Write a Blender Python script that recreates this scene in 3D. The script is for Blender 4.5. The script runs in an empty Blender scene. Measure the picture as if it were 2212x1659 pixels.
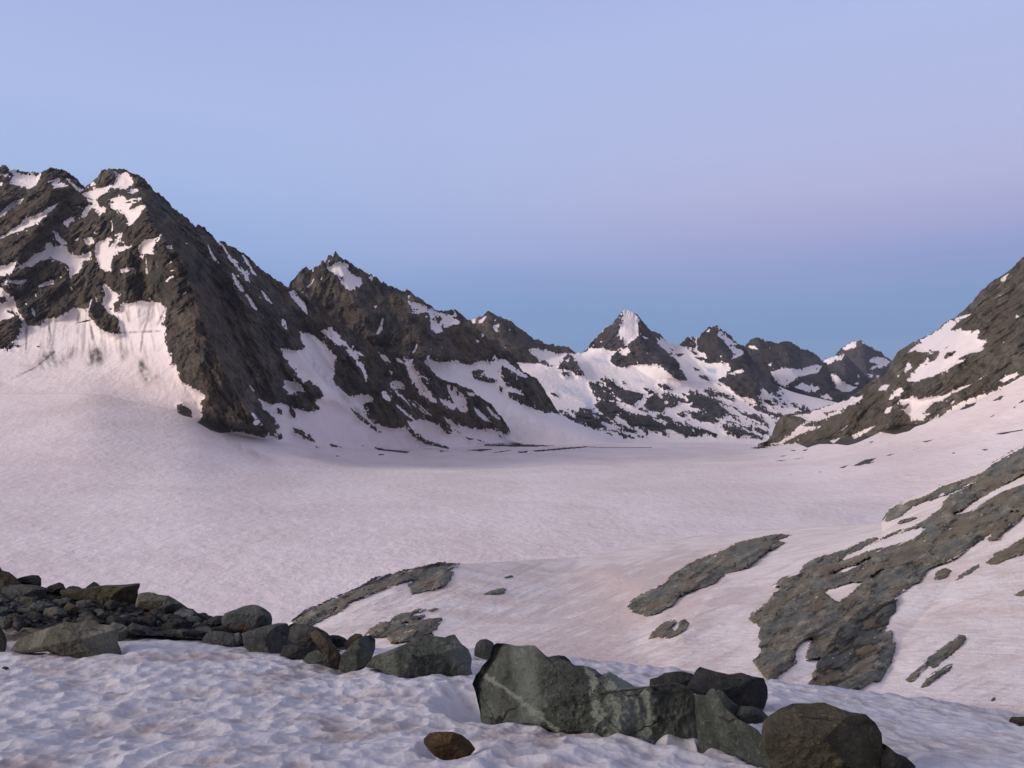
import bpy, math, random
import numpy as np

# ------------------------------------------------------------------ camera
FPX, HORIZ, CX, CY = 1703.0, 890.0, 1106.0, 829.5     # photo measured on a 2212 x 1659 grid
PITCH = math.atan((HORIZ - CY) / FPX)
EYE = 1.7
S = bpy.context.scene
cd = bpy.data.cameras.new('camera'); cam = bpy.data.objects.new('camera', cd)
S.collection.objects.link(cam); S.camera = cam
cd.sensor_width = 36.0; cd.lens = 36.0 * FPX / 2212.0
cd.clip_start = 0.1; cd.clip_end = 60000
cam.location = (0, 0, EYE); cam.rotation_euler = (math.pi / 2 + PITCH, 0, 0)

def lin(r, g, b):
    f = lambda c: (c / 255 / 12.92) if c / 255 <= 0.04045 else ((c / 255 + 0.055) / 1.055) ** 2.4
    return (f(r), f(g), f(b), 1.0)

# ------------------------------------------------------------------ node helper
class NT:
    def __init__(s, tree): s.t = tree; tree.nodes.clear()
    def n(s, typ, **kw):
        nd = s.t.nodes.new(typ)
        for k, v in kw.items():
            if k.startswith('in_'):
                key = k[3:]; key = int(key) if key.isdigit() else key.replace('_', ' ')
                if hasattr(v, 'is_output'): s.t.links.new(v, nd.inputs[key])
                else: nd.inputs[key].default_value = v
            else: setattr(nd, k, v)
        return nd
    def link(s, a, b): s.t.links.new(a, b)
    def math(s, op, a, b=0.0, c=None, clamp=False):
        nd = s.t.nodes.new('ShaderNodeMath'); nd.operation = op; nd.use_clamp = clamp
        for i, v in enumerate((a, b) if c is None else (a, b, c)):
            if hasattr(v, 'is_output'): s.t.links.new(v, nd.inputs[i])
            else: nd.inputs[i].default_value = v
        return nd.outputs[0]
    def smooth(s, v, a, b, lo=0.0, hi=1.0):
        nd = s.t.nodes.new('ShaderNodeMapRange'); nd.interpolation_type = 'SMOOTHSTEP'
        s.t.links.new(v, nd.inputs[0])
        for i, x in enumerate((a, b, lo, hi)): nd.inputs[i + 1].default_value = x
        return nd.outputs[0]
    def mix(s, f, a, b, typ='MIX'):
        nd = s.t.nodes.new('ShaderNodeMix'); nd.data_type = 'RGBA'; nd.blend_type = typ
        for i, v in ((0, f), (6, a), (7, b)):
            if hasattr(v, 'is_output'): s.t.links.new(v, nd.inputs[i])
            else: nd.inputs[i].default_value = v
        return nd.outputs[2]
    def ramp(s, f, stops, interp='LINEAR'):
        nd = s.t.nodes.new('ShaderNodeValToRGB'); nd.color_ramp.interpolation = interp
        e = nd.color_ramp.elements
        while len(e) > 1: e.remove(e[-1])
        e[0].position = stops[0][0]; e[0].color = stops[0][1]
        for p, c in stops[1:]: x = e.new(p); x.color = c
        s.t.links.new(f, nd.inputs[0]); return nd.outputs[0]
    def noise(s, vec, scale, detail=4, rough=0.55, dist=0.0):
        nd = s.t.nodes.new('ShaderNodeTexNoise')
        s.t.links.new(vec, nd.inputs['Vector'])
        nd.inputs['Scale'].default_value = scale; nd.inputs['Detail'].default_value = detail
        nd.inputs['Roughness'].default_value = rough; nd.inputs['Distortion'].default_value = dist
        return nd.outputs[0]
    def mapping(s, vec, scale=(1, 1, 1), rot=(0, 0, 0)):
        nd = s.t.nodes.new('ShaderNodeMapping'); s.t.links.new(vec, nd.inputs[0])
        nd.inputs['Scale'].default_value = scale; nd.inputs['Rotation'].default_value = rot
        return nd.outputs[0]

HAZE = 0.9e-5
# ------------------------------------------------------------------ world: twilight sky opposite the sunset
SUN_AZ, SUN_EL = math.radians(249), math.radians(20)     # clockwise from +Y: behind and to the left
world = bpy.data.worlds.new('World'); S.world = world; world.use_nodes = True
w = NT(world.node_tree)
tc = w.n('ShaderNodeTexCoord').outputs['Generated']
sx = w.n('ShaderNodeSeparateXYZ', in_0=tc)
el = w.math('MULTIPLY', w.math('ARCSINE', sx.outputs[2]), 180 / math.pi)
elr = w.math('DIVIDE', el, 40.0, clamp=True)
skyL = w.ramp(elr, [(0.0, lin(108, 143, 186)), (0.10, lin(112, 147, 192)), (0.2, lin(124, 156, 205)), (0.29, lin(146, 172, 219)),
                    (0.38, lin(159, 182, 225)), (0.5, lin(166, 184, 227)), (0.62, lin(165, 181, 225)), (0.72, lin(160, 175, 224)), (0.82, lin(154, 162, 200)), (1.0, lin(152, 146, 164))])
skyR = w.ramp(elr, [(0.0, lin(102, 138, 180)), (0.10, lin(110, 145, 189)), (0.19, lin(118, 149, 195)), (0.25, lin(136, 152, 201)),
                    (0.31, lin(160, 165, 208)), (0.37, lin(172, 175, 215)), (0.45, lin(174, 182, 222)), (0.62, lin(172, 185, 227)), (0.72, lin(166, 180, 227)), (0.82, lin(158, 164, 200)), (1.0, lin(152, 146, 164))])
azx = w.math('DIVIDE', sx.outputs[0], w.math('MAXIMUM', w.math('ABSOLUTE', sx.outputs[1]), 0.2))
fr = w.smooth(azx, -0.45, 0.4)
skn = w.noise(w.mapping(tc, (1.2, 1.2, 9)), 1.6, 2, 0.5)
sky = w.mix(fr, skyL, skyR)
sky = w.mix(w.math('MULTIPLY', w.smooth(skn, 0.35, 0.7), 0.10), sky, lin(186, 190, 226))
# afterglow behind the camera
d = w.n('ShaderNodeVectorMath', operation='DOT_PRODUCT')
w.link(tc, d.inputs[0]); d.inputs[1].default_value = (math.sin(SUN_AZ), math.cos(SUN_AZ), 0.10)
glow = w.smooth(d.outputs['Value'], -0.15, 1.0)
low = w.smooth(el, 75, 0)
gf = w.math('MULTIPLY', glow, low, clamp=True)
behind = w.smooth(sx.outputs[1], 0.25, -0.35)
warm = w.ramp(elr, [(0.0, (1.7, 1.15, 0.8, 1)), (0.25, (1.45, 1.08, 0.84, 1)), (0.6, (1.0, 0.86, 0.8, 1)), (1.0, (0.62, 0.58, 0.62, 1))])
sky = w.mix(w.math('MULTIPLY', gf, behind), sky, warm)
under = w.smooth(el, -0.5, -12)
sky = w.mix(under, sky, (0.18, 0.19, 0.24, 1))
nish = w.n('ShaderNodeTexSky', sky_type='NISHITA', sun_disc=False, sun_elevation=math.radians(-1.5), sun_rotation=SUN_AZ, altitude=3000)
bg1 = w.n('ShaderNodeBackground', in_0=sky, in_1=0.94)
bg2 = w.n('ShaderNodeBackground', in_0=nish.outputs[0], in_1=0.05)
ad = w.n('ShaderNodeAddShader', in_0=bg1.outputs[0], in_1=bg2.outputs[0])
w.n('ShaderNodeOutputWorld', in_0=ad.outputs[0])

sl = bpy.data.lights.new('afterglow_sun', 'SUN'); so = bpy.data.objects.new('afterglow_sun', sl)
S.collection.objects.link(so)
sl.energy = 2.2; sl.angle = math.radians(22); sl.color = (1.0, 0.85, 0.76)
sd = (math.sin(SUN_AZ) * math.cos(SUN_EL), math.cos(SUN_AZ) * math.cos(SUN_EL), math.sin(SUN_EL))
import mathutils
so.rotation_euler = mathutils.Vector(sd).to_track_quat('Z', 'Y').to_euler()

S.view_settings.view_transform = 'Standard'; S.view_settings.look = 'None'
S.view_settings.exposure = 0.13; S.view_settings.gamma = 1.0; S.view_settings.use_curve_mapping = False
S.render.engine = 'CYCLES'
S.cycles.max_bounces = 4; S.cycles.diffuse_bounces = 3; S.cycles.volume_bounces = 0

# ------------------------------------------------------------------ numpy noise
rng = np.random.RandomState(7)
_perm = rng.permutation(256).astype(np.int64); _perm = np.concatenate([_perm, _perm, _perm])
_g = rng.normal(size=(256, 3)); _g /= np.linalg.norm(_g, axis=1)[:, None]; _g = _g.astype(np.float32)
def perlin(x, y, z):
    x, y, z = np.broadcast_arrays(x, y, z)
    xi, yi, zi = np.floor(x), np.floor(y), np.floor(z)
    fx, fy, fz = (x - xi).astype(np.float32), (y - yi).astype(np.float32), (z - zi).astype(np.float32)
    xi = xi.astype(np.int64) & 255; yi = yi.astype(np.int64) & 255; zi = zi.astype(np.int64) & 255
    u, v, t = [f * f * f * (f * (f * 6 - 15) + 10) for f in (fx, fy, fz)]
    out = 0
    for a in (0, 1):
        for b in (0, 1):
            for c in (0, 1):
                h = _perm[_perm[_perm[(xi + a) & 255] + ((yi + b) & 255)] + ((zi + c) & 255)]
                gr = _g[h]
                dt = gr[..., 0] * (fx - a) + gr[..., 1] * (fy - b) + gr[..., 2] * (fz - c)
                out = out + dt * (u if a else 1 - u) * (v if b else 1 - v) * (t if c else 1 - t)
    return out * 1.5
def fbm(x, y, z, oct=5, gain=0.5, ridged=False):
    a, s, tot = 1.0, 0, 0
    for i in range(oct):
        n = perlin(x * 2 ** i + 17.3 * i, y * 2 ** i - 9.1 * i, z * 2 ** i + 5.7 * i)
        if ridged: n = 1 - 2 * np.abs(n)
        s = s + a * n; tot += a; a *= gain
    return s / tot
def worley(x, y, seed=0):
    xi, yi = np.floor(x), np.floor(y)
    best = np.full(x.shape, 9.0); 
    for a in (-1, 0, 1):
        for b in (-1, 0, 1):
            cx, cy = xi + a, yi + b
            h = np.sin(cx * 127.1 + cy * 311.7 + seed) * 43758.5453; h1 = h - np.floor(h)
            h = np.sin(cx * 269.5 + cy * 183.3 + seed) * 43758.5453; h2 = h - np.floor(h)
            dd = (cx + h1 - x) ** 2 + (cy + h2 - y) ** 2
            best = np.minimum(best, dd)
    return best
def sstep(a, b, x):
    t = np.clip((x - a) / (b - a), 0, 1); return t * t * (3 - 2 * t)

# ------------------------------------------------------------------ photo measuring helpers
WIN = dict(A=(0, 600, 1200 / 2212), B=(0, 1100, 1200 / 2212), C=(1000, 900, 1200 / 2212), D=(2000, 1100, 1200 / 2212),
           E=(2832, 900, 1200 / 2212), F=(2832, 1700, 1200 / 2212), G=(1000, 2000, 1200 / 2212), H=(2100, 1900, 1200 / 2212),
           J=(1000, 2224, 1000 / 2074), K=(1700, 2424, 800 / 2212), L=(2400, 2424, 800 / 2212), N=(3032, 2274, 1000 / 2212),
           P=(0, 2200, 600 / 2212), Q=(500, 2250, 600 / 2212), Z=(0, 0, 4032 / 2212), T=(0, 591, 1220 / 2212))
def pts(s):
    """'A: x,y x,y  B: x,y' -> points on the 2212 grid"""
    w_, out = None, []
    for tok in s.split():
        if tok.endswith(':'): w_ = WIN[tok[:-1]]; continue
        x, y = map(float, tok.split(','))
        out.append(((w_[0] + x * w_[2]) * 2212 / 4032, (w_[1] + y * w_[2]) * 2212 / 4032))
    return out
def P3(px, py, Y):
    a = (px - CX) / FPX; b = (CY - py) / FPX
    dy = math.cos(PITCH) - b * math.sin(PITCH); dz = math.sin(PITCH) + b * math.cos(PITCH)
    return np.stack(np.broadcast_arrays(a * Y / dy, Y + 0 * a, EYE + dz * Y / dy), -1)
def Yz(py, z): return (EYE - z) / ((py - HORIZ) / FPX)

GW, GH = 2400, 1760                        # raster, offset by 60
OFF = 60
def fill(img, poly, val=1.0):
    p = np.array(poly, float) + OFF
    y0, y1 = max(0, int(p[:, 1].min())), min(GH - 1, int(p[:, 1].max()) + 1)
    q = np.roll(p, -1, 0)
    for y in range(y0, y1 + 1):
        yy = y + 0.5
        m = (p[:, 1] <= yy) != (q[:, 1] <= yy)
        if not m.any(): continue
        xs = np.sort(p[m, 0] + (yy - p[m, 1]) / (q[m, 1] - p[m, 1]) * (q[m, 0] - p[m, 0]))
        for a, b in zip(xs[::2], xs[1::2]):
            i0, i1 = max(0, int(round(a))), min(GW, int(round(b)))
            if i1 > i0: img[y, i0:i1] = val
            elif b - a > 0.2 and 0 <= int(a) < GW: img[y, int(a)] = val
def stroke(img, poly, wd, val=1.0):
    for (x0, y0), (x1, y1) in zip(poly[:-1], poly[1:]):
        L = math.hypot(x1 - x0, y1 - y0) or 1; nx, ny = -(y1 - y0) / L * wd / 2, (x1 - x0) / L * wd / 2
        fill(img, [(x0 + nx, y0 + ny), (x1 + nx, y1 + ny), (x1 - nx, y1 - ny), (x0 - nx, y0 - ny)], val)
def blur(img, r):
    r = int(r)
    for ax in (0, 1):
        for _ in range(2):
            pad = [(0, 0), (0, 0)]; pad[ax] = (r + 1, r)
            c = np.cumsum(np.pad(img, pad, mode='edge'), axis=ax)
            n = img.shape[ax]; k = 2 * r + 1
            img = (c[k:k + n] - c[:n]) / k if ax == 0 else (c[:, k:k + n] - c[:, :n]) / k
    return img
def sample(img, px, py):
    x = np.clip(px + OFF - 0.5, 0, GW - 2); y = np.clip(py + OFF - 0.5, 0, GH - 2)
    xi, yi = x.astype(int), y.astype(int); fx, fy = x - xi, y - yi
    return (img[yi, xi] * (1 - fx) * (1 - fy) + img[yi, xi + 1] * fx * (1 - fy) + img[yi + 1, xi] * (1 - fx) * fy + img[yi + 1, xi + 1] * fx * fy)

# ------------------------------------------------------------------ object helpers
def tag(o, label=None, cat=None, group=None, kind=None):
    if label: o['label'] = label
    if cat: o['category'] = cat
    if group: o['group'] = group
    if kind: o['kind'] = kind
    return o
def grid_faces(nr, nc):
    i = np.arange(nr - 1)[:, None] * nc + np.arange(nc - 1)[None]
    return np.stack([i, i + 1, i + nc + 1, i + nc], -1).reshape(-1, 4)
def make_mesh(name, V, Fq, mat, attrs=None, origin=None, smooth=True):
    V = np.asarray(V, np.float64).reshape(-1, 3)
    if origin is not None: V = V - np.array(origin)
    me = bpy.data.meshes.new(name)
    me.vertices.add(len(V)); me.vertices.foreach_set('co', V.astype(np.float32).ravel())
    k = Fq.shape[1]
    me.loops.add(len(Fq) * k); me.polygons.add(len(Fq))
    me.loops.foreach_set('vertex_index', Fq.astype(np.int32).ravel())
    me.polygons.foreach_set('loop_start', np.arange(0, len(Fq) * k, k, dtype=np.int32))
    me.polygons.foreach_set('loop_total', np.full(len(Fq), k, np.int32))
    me.polygons.foreach_set('use_smooth', np.full(len(Fq), smooth, bool))
    me.update(calc_edges=True)
    for an, av in (attrs or {}).items():
        at = me.attributes.new(an, 'FLOAT', 'POINT'); at.data.foreach_set('value', np.asarray(av, np.float32).ravel())
    me.materials.append(mat)
    o = bpy.data.objects.new(name, me)
    if origin is not None: o.location = origin
    S.collection.objects.link(o)
    return o

# ------------------------------------------------------------------ materials
def rock_colour(m, vec, s, tint):
    """tint = three colours dark / mid / light"""
    n1 = m.noise(vec, 0.9 * s, 5, 0.62, 0.4); n2 = m.noise(vec, 5.0 * s, 6, 0.65); n3 = m.noise(vec, 0.28 * s, 3, 0.5, 0.6)
    c = m.ramp(n1, [(0.3, tint[0]), (0.5, tint[1]), (0.7, tint[2])])
    c = m.mix(m.smooth(n3, 0.45, 0.66), c, tint[3])
    c = m.mix(m.math('MULTIPLY', m.smooth(n2, 0.42, 0.8), 0.5), c, tuple(min(1, x * 1.8) for x in tint[2][:3]) + (1,))
    c = m.mix(m.math('MULTIPLY', m.smooth(n2, 0.52, 0.22), 0.7), c, tuple(x * 0.4 for x in tint[0][:3]) + (1,))
    return c
def terrain_mat(name, unit, snow_a, snow_b, tint, edge=0.5, aniso=(1, 1, 1), rot=(0, 0, 0), snow_bump=0.25, rock_bump=1.0, blotch=0.05, bump_aniso=(1, 1, 1), stone_snow=0.5):
    """unit = metres that cover about four pixels there"""
    mt = bpy.data.materials.new(name); mt.use_nodes = True; m = NT(mt.node_tree)
    obj = m.n('ShaderNodeTexCoord').outputs['Object']
    sn = m.n('ShaderNodeAttribute', attribute_name='snow').outputs['Fac']
    dr = m.n('ShaderNodeAttribute', attribute_name='dirt_and_shade').outputs['Fac']
    ice = m.n('ShaderNodeAttribute', attribute_name='ice').outputs['Fac']
    s = 1.0 / unit
    edge_n = m.noise(obj, 1.3 * s, 5, 0.7)
    f = m.math('ADD', sn, m.math('MULTIPLY', m.math('SUBTRACT', edge_n, 0.5), edge))
    f = m.smooth(f, 0.42, 0.58)
    rvec = m.mapping(obj, (1, 1, 0.55))
    rc = rock_colour(m, rvec, s * 0.35, tint)
    av = m.mapping(obj, aniso, rot)
    b1 = m.noise(av, blotch * s, 6, 0.62, 0.3); b2 = m.noise(av, blotch * 6 * s, 5, 0.6)
    dirtf = m.math('ADD', m.math('MULTIPLY', m.smooth(b1, 0.38, 0.68), 0.75), m.math('MULTIPLY', m.smooth(b2, 0.4, 0.75), 0.35), clamp=True)
    cl = m.n('ShaderNodeAttribute', attribute_name='clean').outputs['Fac']
    sc = m.mix(m.math('MULTIPLY', dirtf, m.math('MULTIPLY_ADD', cl, -0.6, 1.0)), m.mix(cl, snow_a, (.86, .82, .835, 1)), snow_b)
    dn = m.math('MULTIPLY', dr, m.smooth(m.noise(obj, 0.6 * s, 4, 0.65), 0.12, 0.5), clamp=True)
    sc = m.mix(dn, sc, (0.12, 0.11, 0.11, 1))
    tone = m.n('ShaderNodeAttribute', attribute_name='tone').outputs['Fac']
    rc = m.mix(m.smooth(tone, 0.50, 0.12), rc, tuple(x * 0.45 for x in tint[0][:3]) + (1,))
    rc = m.mix(m.math('MULTIPLY', m.smooth(tone, 0.54, 0.85), 0.75), rc, tuple(x * 1.25 for x in tint[2][:3]) + (1,))
    tone2 = m.n('ShaderNodeAttribute', attribute_name='hue').outputs['Fac']
    rc = m.mix(m.math('MULTIPLY', m.smooth(tone2, 0.5, 0.75), 0.7), rc, tint[3])
    rc = m.mix(m.math('MULTIPLY', m.smooth(tone2, 0.48, 0.25), 0.6), rc, tint[4])
    sc = m.mix(m.math('MULTIPLY', m.smooth(tone, 0.4, 0.8), m.math('MULTIPLY_ADD', cl, -stone_snow * 0.6, stone_snow)), sc, snow_b)
    sc = m.mix(ice, sc, (0.42, 0.52, 0.66, 1))
    col = m.mix(f, rc, sc)
    h = m.noise(m.mapping(obj, bump_aniso), 0.9 * s, 8, 0.66, 0.2)
    h2 = m.noise(m.mapping(av, (1, 1, 1)), 0.5 * s, 5, 0.6)
    hr = m.math('MULTIPLY', h, m.math('SUBTRACT', 1.0, f)); hs = m.math('MULTIPLY', h2, m.math('MULTIPLY', f, snow_bump))
    bp = m.n('ShaderNodeBump', in_Strength=1.0, in_Distance=unit * 1.6 * rock_bump, in_Height=m.math('ADD', hr, hs))
    rough = m.math('MULTIPLY_ADD', f, -0.1, 0.95)
    bs = m.n('ShaderNodeBsdfPrincipled', in_Base_Color=col, in_Roughness=rough, in_Normal=bp.outputs[0])
    bs.inputs['Specular IOR Level'].default_value = 0.15
    m.n('ShaderNodeOutputMaterial', in_0=bs.outputs[0])
    return mt
def c4(r, g, b): return (r, g, b, 1)
T_BROWN = (c4(.018, .017, .016), c4(.062, .056, .048), c4(.15, .130, .102), c4(.094, .076, .056), c4(.056, .060, .058))
T_GREY = (c4(.05, .05, .048), c4(.082, .08, .075), c4(.12, .115, .105), c4(.075, .078, .076), c4(.08, .085, .082))
T_FAR = (c4(.03, .031, .035), c4(.058, .058, .063), c4(.105, .10, .104), c4(.085, .076, .074), c4(.05, .058, .066))
T_OUT = (c4(.062, .058, .045), c4(.155, .150, .120), c4(.25, .248, .20), c4(.165, .138, .094), c4(.115, .130, .116))
T_RIGHT = (c4(.050, .045, .037), c4(.112, .103, .084), c4(.19, .175, .145), c4(.125, .104, .074), c4(.10, .105, .085))
SN_A, SN_B = c4(.80, .74, .725), c4(.66, .565, .545)
M_LEFT = terrain_mat('left_rock_and_snow', 12, c4(.825, .768, .775), c4(.70, .62, .62), T_BROWN, edge=0.55, blotch=0.03, stone_snow=0.4)
M_L2 = terrain_mat('ridge_rock_and_snow', 18, c4(.88, .83, .85), c4(.74, .67, .69), T_BROWN, edge=0.6, blotch=0.03, stone_snow=0.3)
M_FAR = terrain_mat('far_rock_and_snow', 26, c4(.88, .84, .87), c4(.74, .68, .71), T_FAR, edge=0.7, blotch=0.03, stone_snow=0.3)
M_RIGHT = terrain_mat('right_rock_and_snow', 12, c4(.82, .755, .75), c4(.70, .62, .61), T_RIGHT, edge=0.6, blotch=0.03, rot=(0, 0, 0.4), aniso=(0.35, 1, 1))
M_GLAC = terrain_mat('glacier_snow', 8, c4(.825, .768, .775), c4(.70, .62, .62), T_GREY, edge=0.5, aniso=(0.8, 0.6, 1), snow_bump=0.3, blotch=0.04, rot=(0, 0, 0.12), stone_snow=0.4)
M_MID = terrain_mat('slope_snow', 1.8, c4(.84, .785, .755), c4(.65, .55, .505), T_OUT, edge=0.4, aniso=(1, 1, 1), rot=(0, 0, 0), stone_snow=0.9, snow_bump=0.25, blotch=0.05)
M_OUT = terrain_mat('outcrop_rock', 1.5, SN_A, SN_B, T_OUT, edge=0.3, rock_bump=0.22, bump_aniso=(0.7, 1.0, 1.5))

# ------------------------------------------------------------------ sheets: ground surfaces laid through measured profiles
_XG = np.arange(-260, 2500, 2.0)
def _sm(v, r):
    k = np.hanning(2 * int(r / 2) + 3); k /= k.sum(); n = len(k) // 2
    return np.convolve(np.pad(v, n, mode='edge'), k, mode='valid')
def curve(c, xs, last=False):
    a = np.array(c, float); a = a[np.argsort(a[:, 0], kind='stable')]
    Yg = _sm(np.interp(_XG, a[:, 0], a[:, 2]), 90)
    if last: return np.interp(xs, a[:, 0], a[:, 1]), np.interp(xs, _XG, Yg)
    return np.interp(xs, _XG, _sm(np.interp(_XG, a[:, 0], a[:, 1]), 60)), np.interp(xs, _XG, Yg)
def crest(s, dist):
    """silhouette traced as points + a list of (px, Y)"""
    p = sorted(pts(s)); d = np.array(dist, float)
    return [(x, y, float(np.interp(x, d[:, 0], d[:, 1]))) for x, y in p]
def hermite(K, T, ts):
    """K: (k, ncol) values at T=0..k-1; monotone cubic"""
    dlt = K[1:] - K[:-1]; m = np.zeros_like(K)
    m[1:-1] = np.where(dlt[1:] * dlt[:-1] > 0, 2 * dlt[1:] * dlt[:-1] / (dlt[1:] + dlt[:-1] + 1e-12), 0)
    m[0] = dlt[0]; m[-1] = dlt[-1]
    out = []
    for t in ts:
        i = min(int(t), len(K) - 2); f = t - i
        out.append((2 * f ** 3 - 3 * f ** 2 + 1) * K[i] + (f ** 3 - 2 * f ** 2 + f) * m[i] + (-2 * f ** 3 + 3 * f ** 2) * K[i + 1] + (f ** 3 - f ** 2) * m[i + 1])
    return np.array(out)
def sheet_pix(x0, x1, dx, curves, rows, t0=0, t1=None, keep_last=True):
    xs = np.arange(x0, x1 + dx, dx)
    KP, KY = zip(*[curve(c, xs, i == len(curves) - 1 and keep_last) for i, c in enumerate(curves)]); KP = np.array(KP); KY = np.array(KY)
    t1 = len(curves) - 1 if t1 is None else t1
    ts = []
    for k in range(int(t0), int(t1)): ts += list(np.linspace(k, k + 1, rows[k], endpoint=False))
    ts.append(t1)
    LK = np.log(KY)
    py = hermite(KP, None, ts); Y = np.exp(hermite(LK, None, ts))
    return np.broadcast_to(xs, py.shape).copy(), py, Y
def ridges(px, py, items):
    dd = np.zeros_like(px)
    for line, amp, wl, wr in items:
        l = np.array(line, float); o = np.argsort(l[:, 1]); l = l[o]
        rx = np.interp(py, l[:, 1], l[:, 0]); fade = sstep(l[0, 1] - 15, l[0, 1] + 15, py) * (1 - sstep(l[-1, 1] - 20, l[-1, 1] + 20, py))
        u = px - rx; tent = np.where(u < 0, np.clip(1 + u / wl, 0, 1), np.clip(1 - u / wr, 0, 1))
        dd += -amp * tent * fade
    return dd
def add_back(P, px, offs):
    """rows behind the crest, in world metres (dY, dz)"""
    last = P[-1]; rows = []
    for dY, dz in offs:
        q = last.copy(); r = np.hypot(q[:, 0], q[:, 1]); q[:, 0] *= (r + dY) / r; q[:, 1] *= (r + dY) / r
        q[:, 2] = np.minimum(last[:, 2] + dz, q[:, 2]); rows.append(q)
    return np.concatenate([P, np.array(rows)], 0)

# ================================================================== masks
near = np.zeros((GH, GW)); l2m = np.zeros((GH, GW)); farm = np.ones((GH, GW)); p3m = np.zeros((GH, GW)); p4m = np.zeros((GH, GW))
dirt_and_shade = np.zeros((GH, GW)); icem = np.zeros((GH, GW))
def fillz(img, val, *ss):
    for s in ss:
        for poly in s.split(';'):
            p = pts(poly)
            if len(p) > 2: fill(img, p, val)
# --- left mountain
fill(near, [(-60, 990), (2300, 990), (2300, 1700), (-60, 1700)], 1); fill(near, [(640, 983), (1120, 983), (1120, 1000), (640, 1000)], 1); fill(near, [(1095, 935), (1645, 935), (1645, 1000), (1095, 1000)], 1)
fillz(near, 1, 'A: 0,975 60,1030 110,1080 130,1150 180,1220 205,1258 290,1258 340,1205 420,1200 500,1150 540,1125 610,1135 650,1180 690,1250 770,1305 830,1320 880,1310 860,1270 860,1200 790,1170 740,1100 760,1010 745,950 770,960 830,1020 870,1040 860,1080 900,1090 930,1100 980,1080 1100,1085 1150,1090 1210,1130 1190,1200 1170,1250 1210,1270 1190,1320 1205,1400 1235,1480 1275,1530 1290,1600 1310,1659 B: 1400,790 1460,820 1500,850 1470,880 1460,920 1470,1000 1430,1040 1540,1100 1600,1115 1720,1105 1840,1130 1930,1150 1960,1100 2050,1150 2212,1300 2212,1659 -100,1659 A: -100,975')
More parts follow.
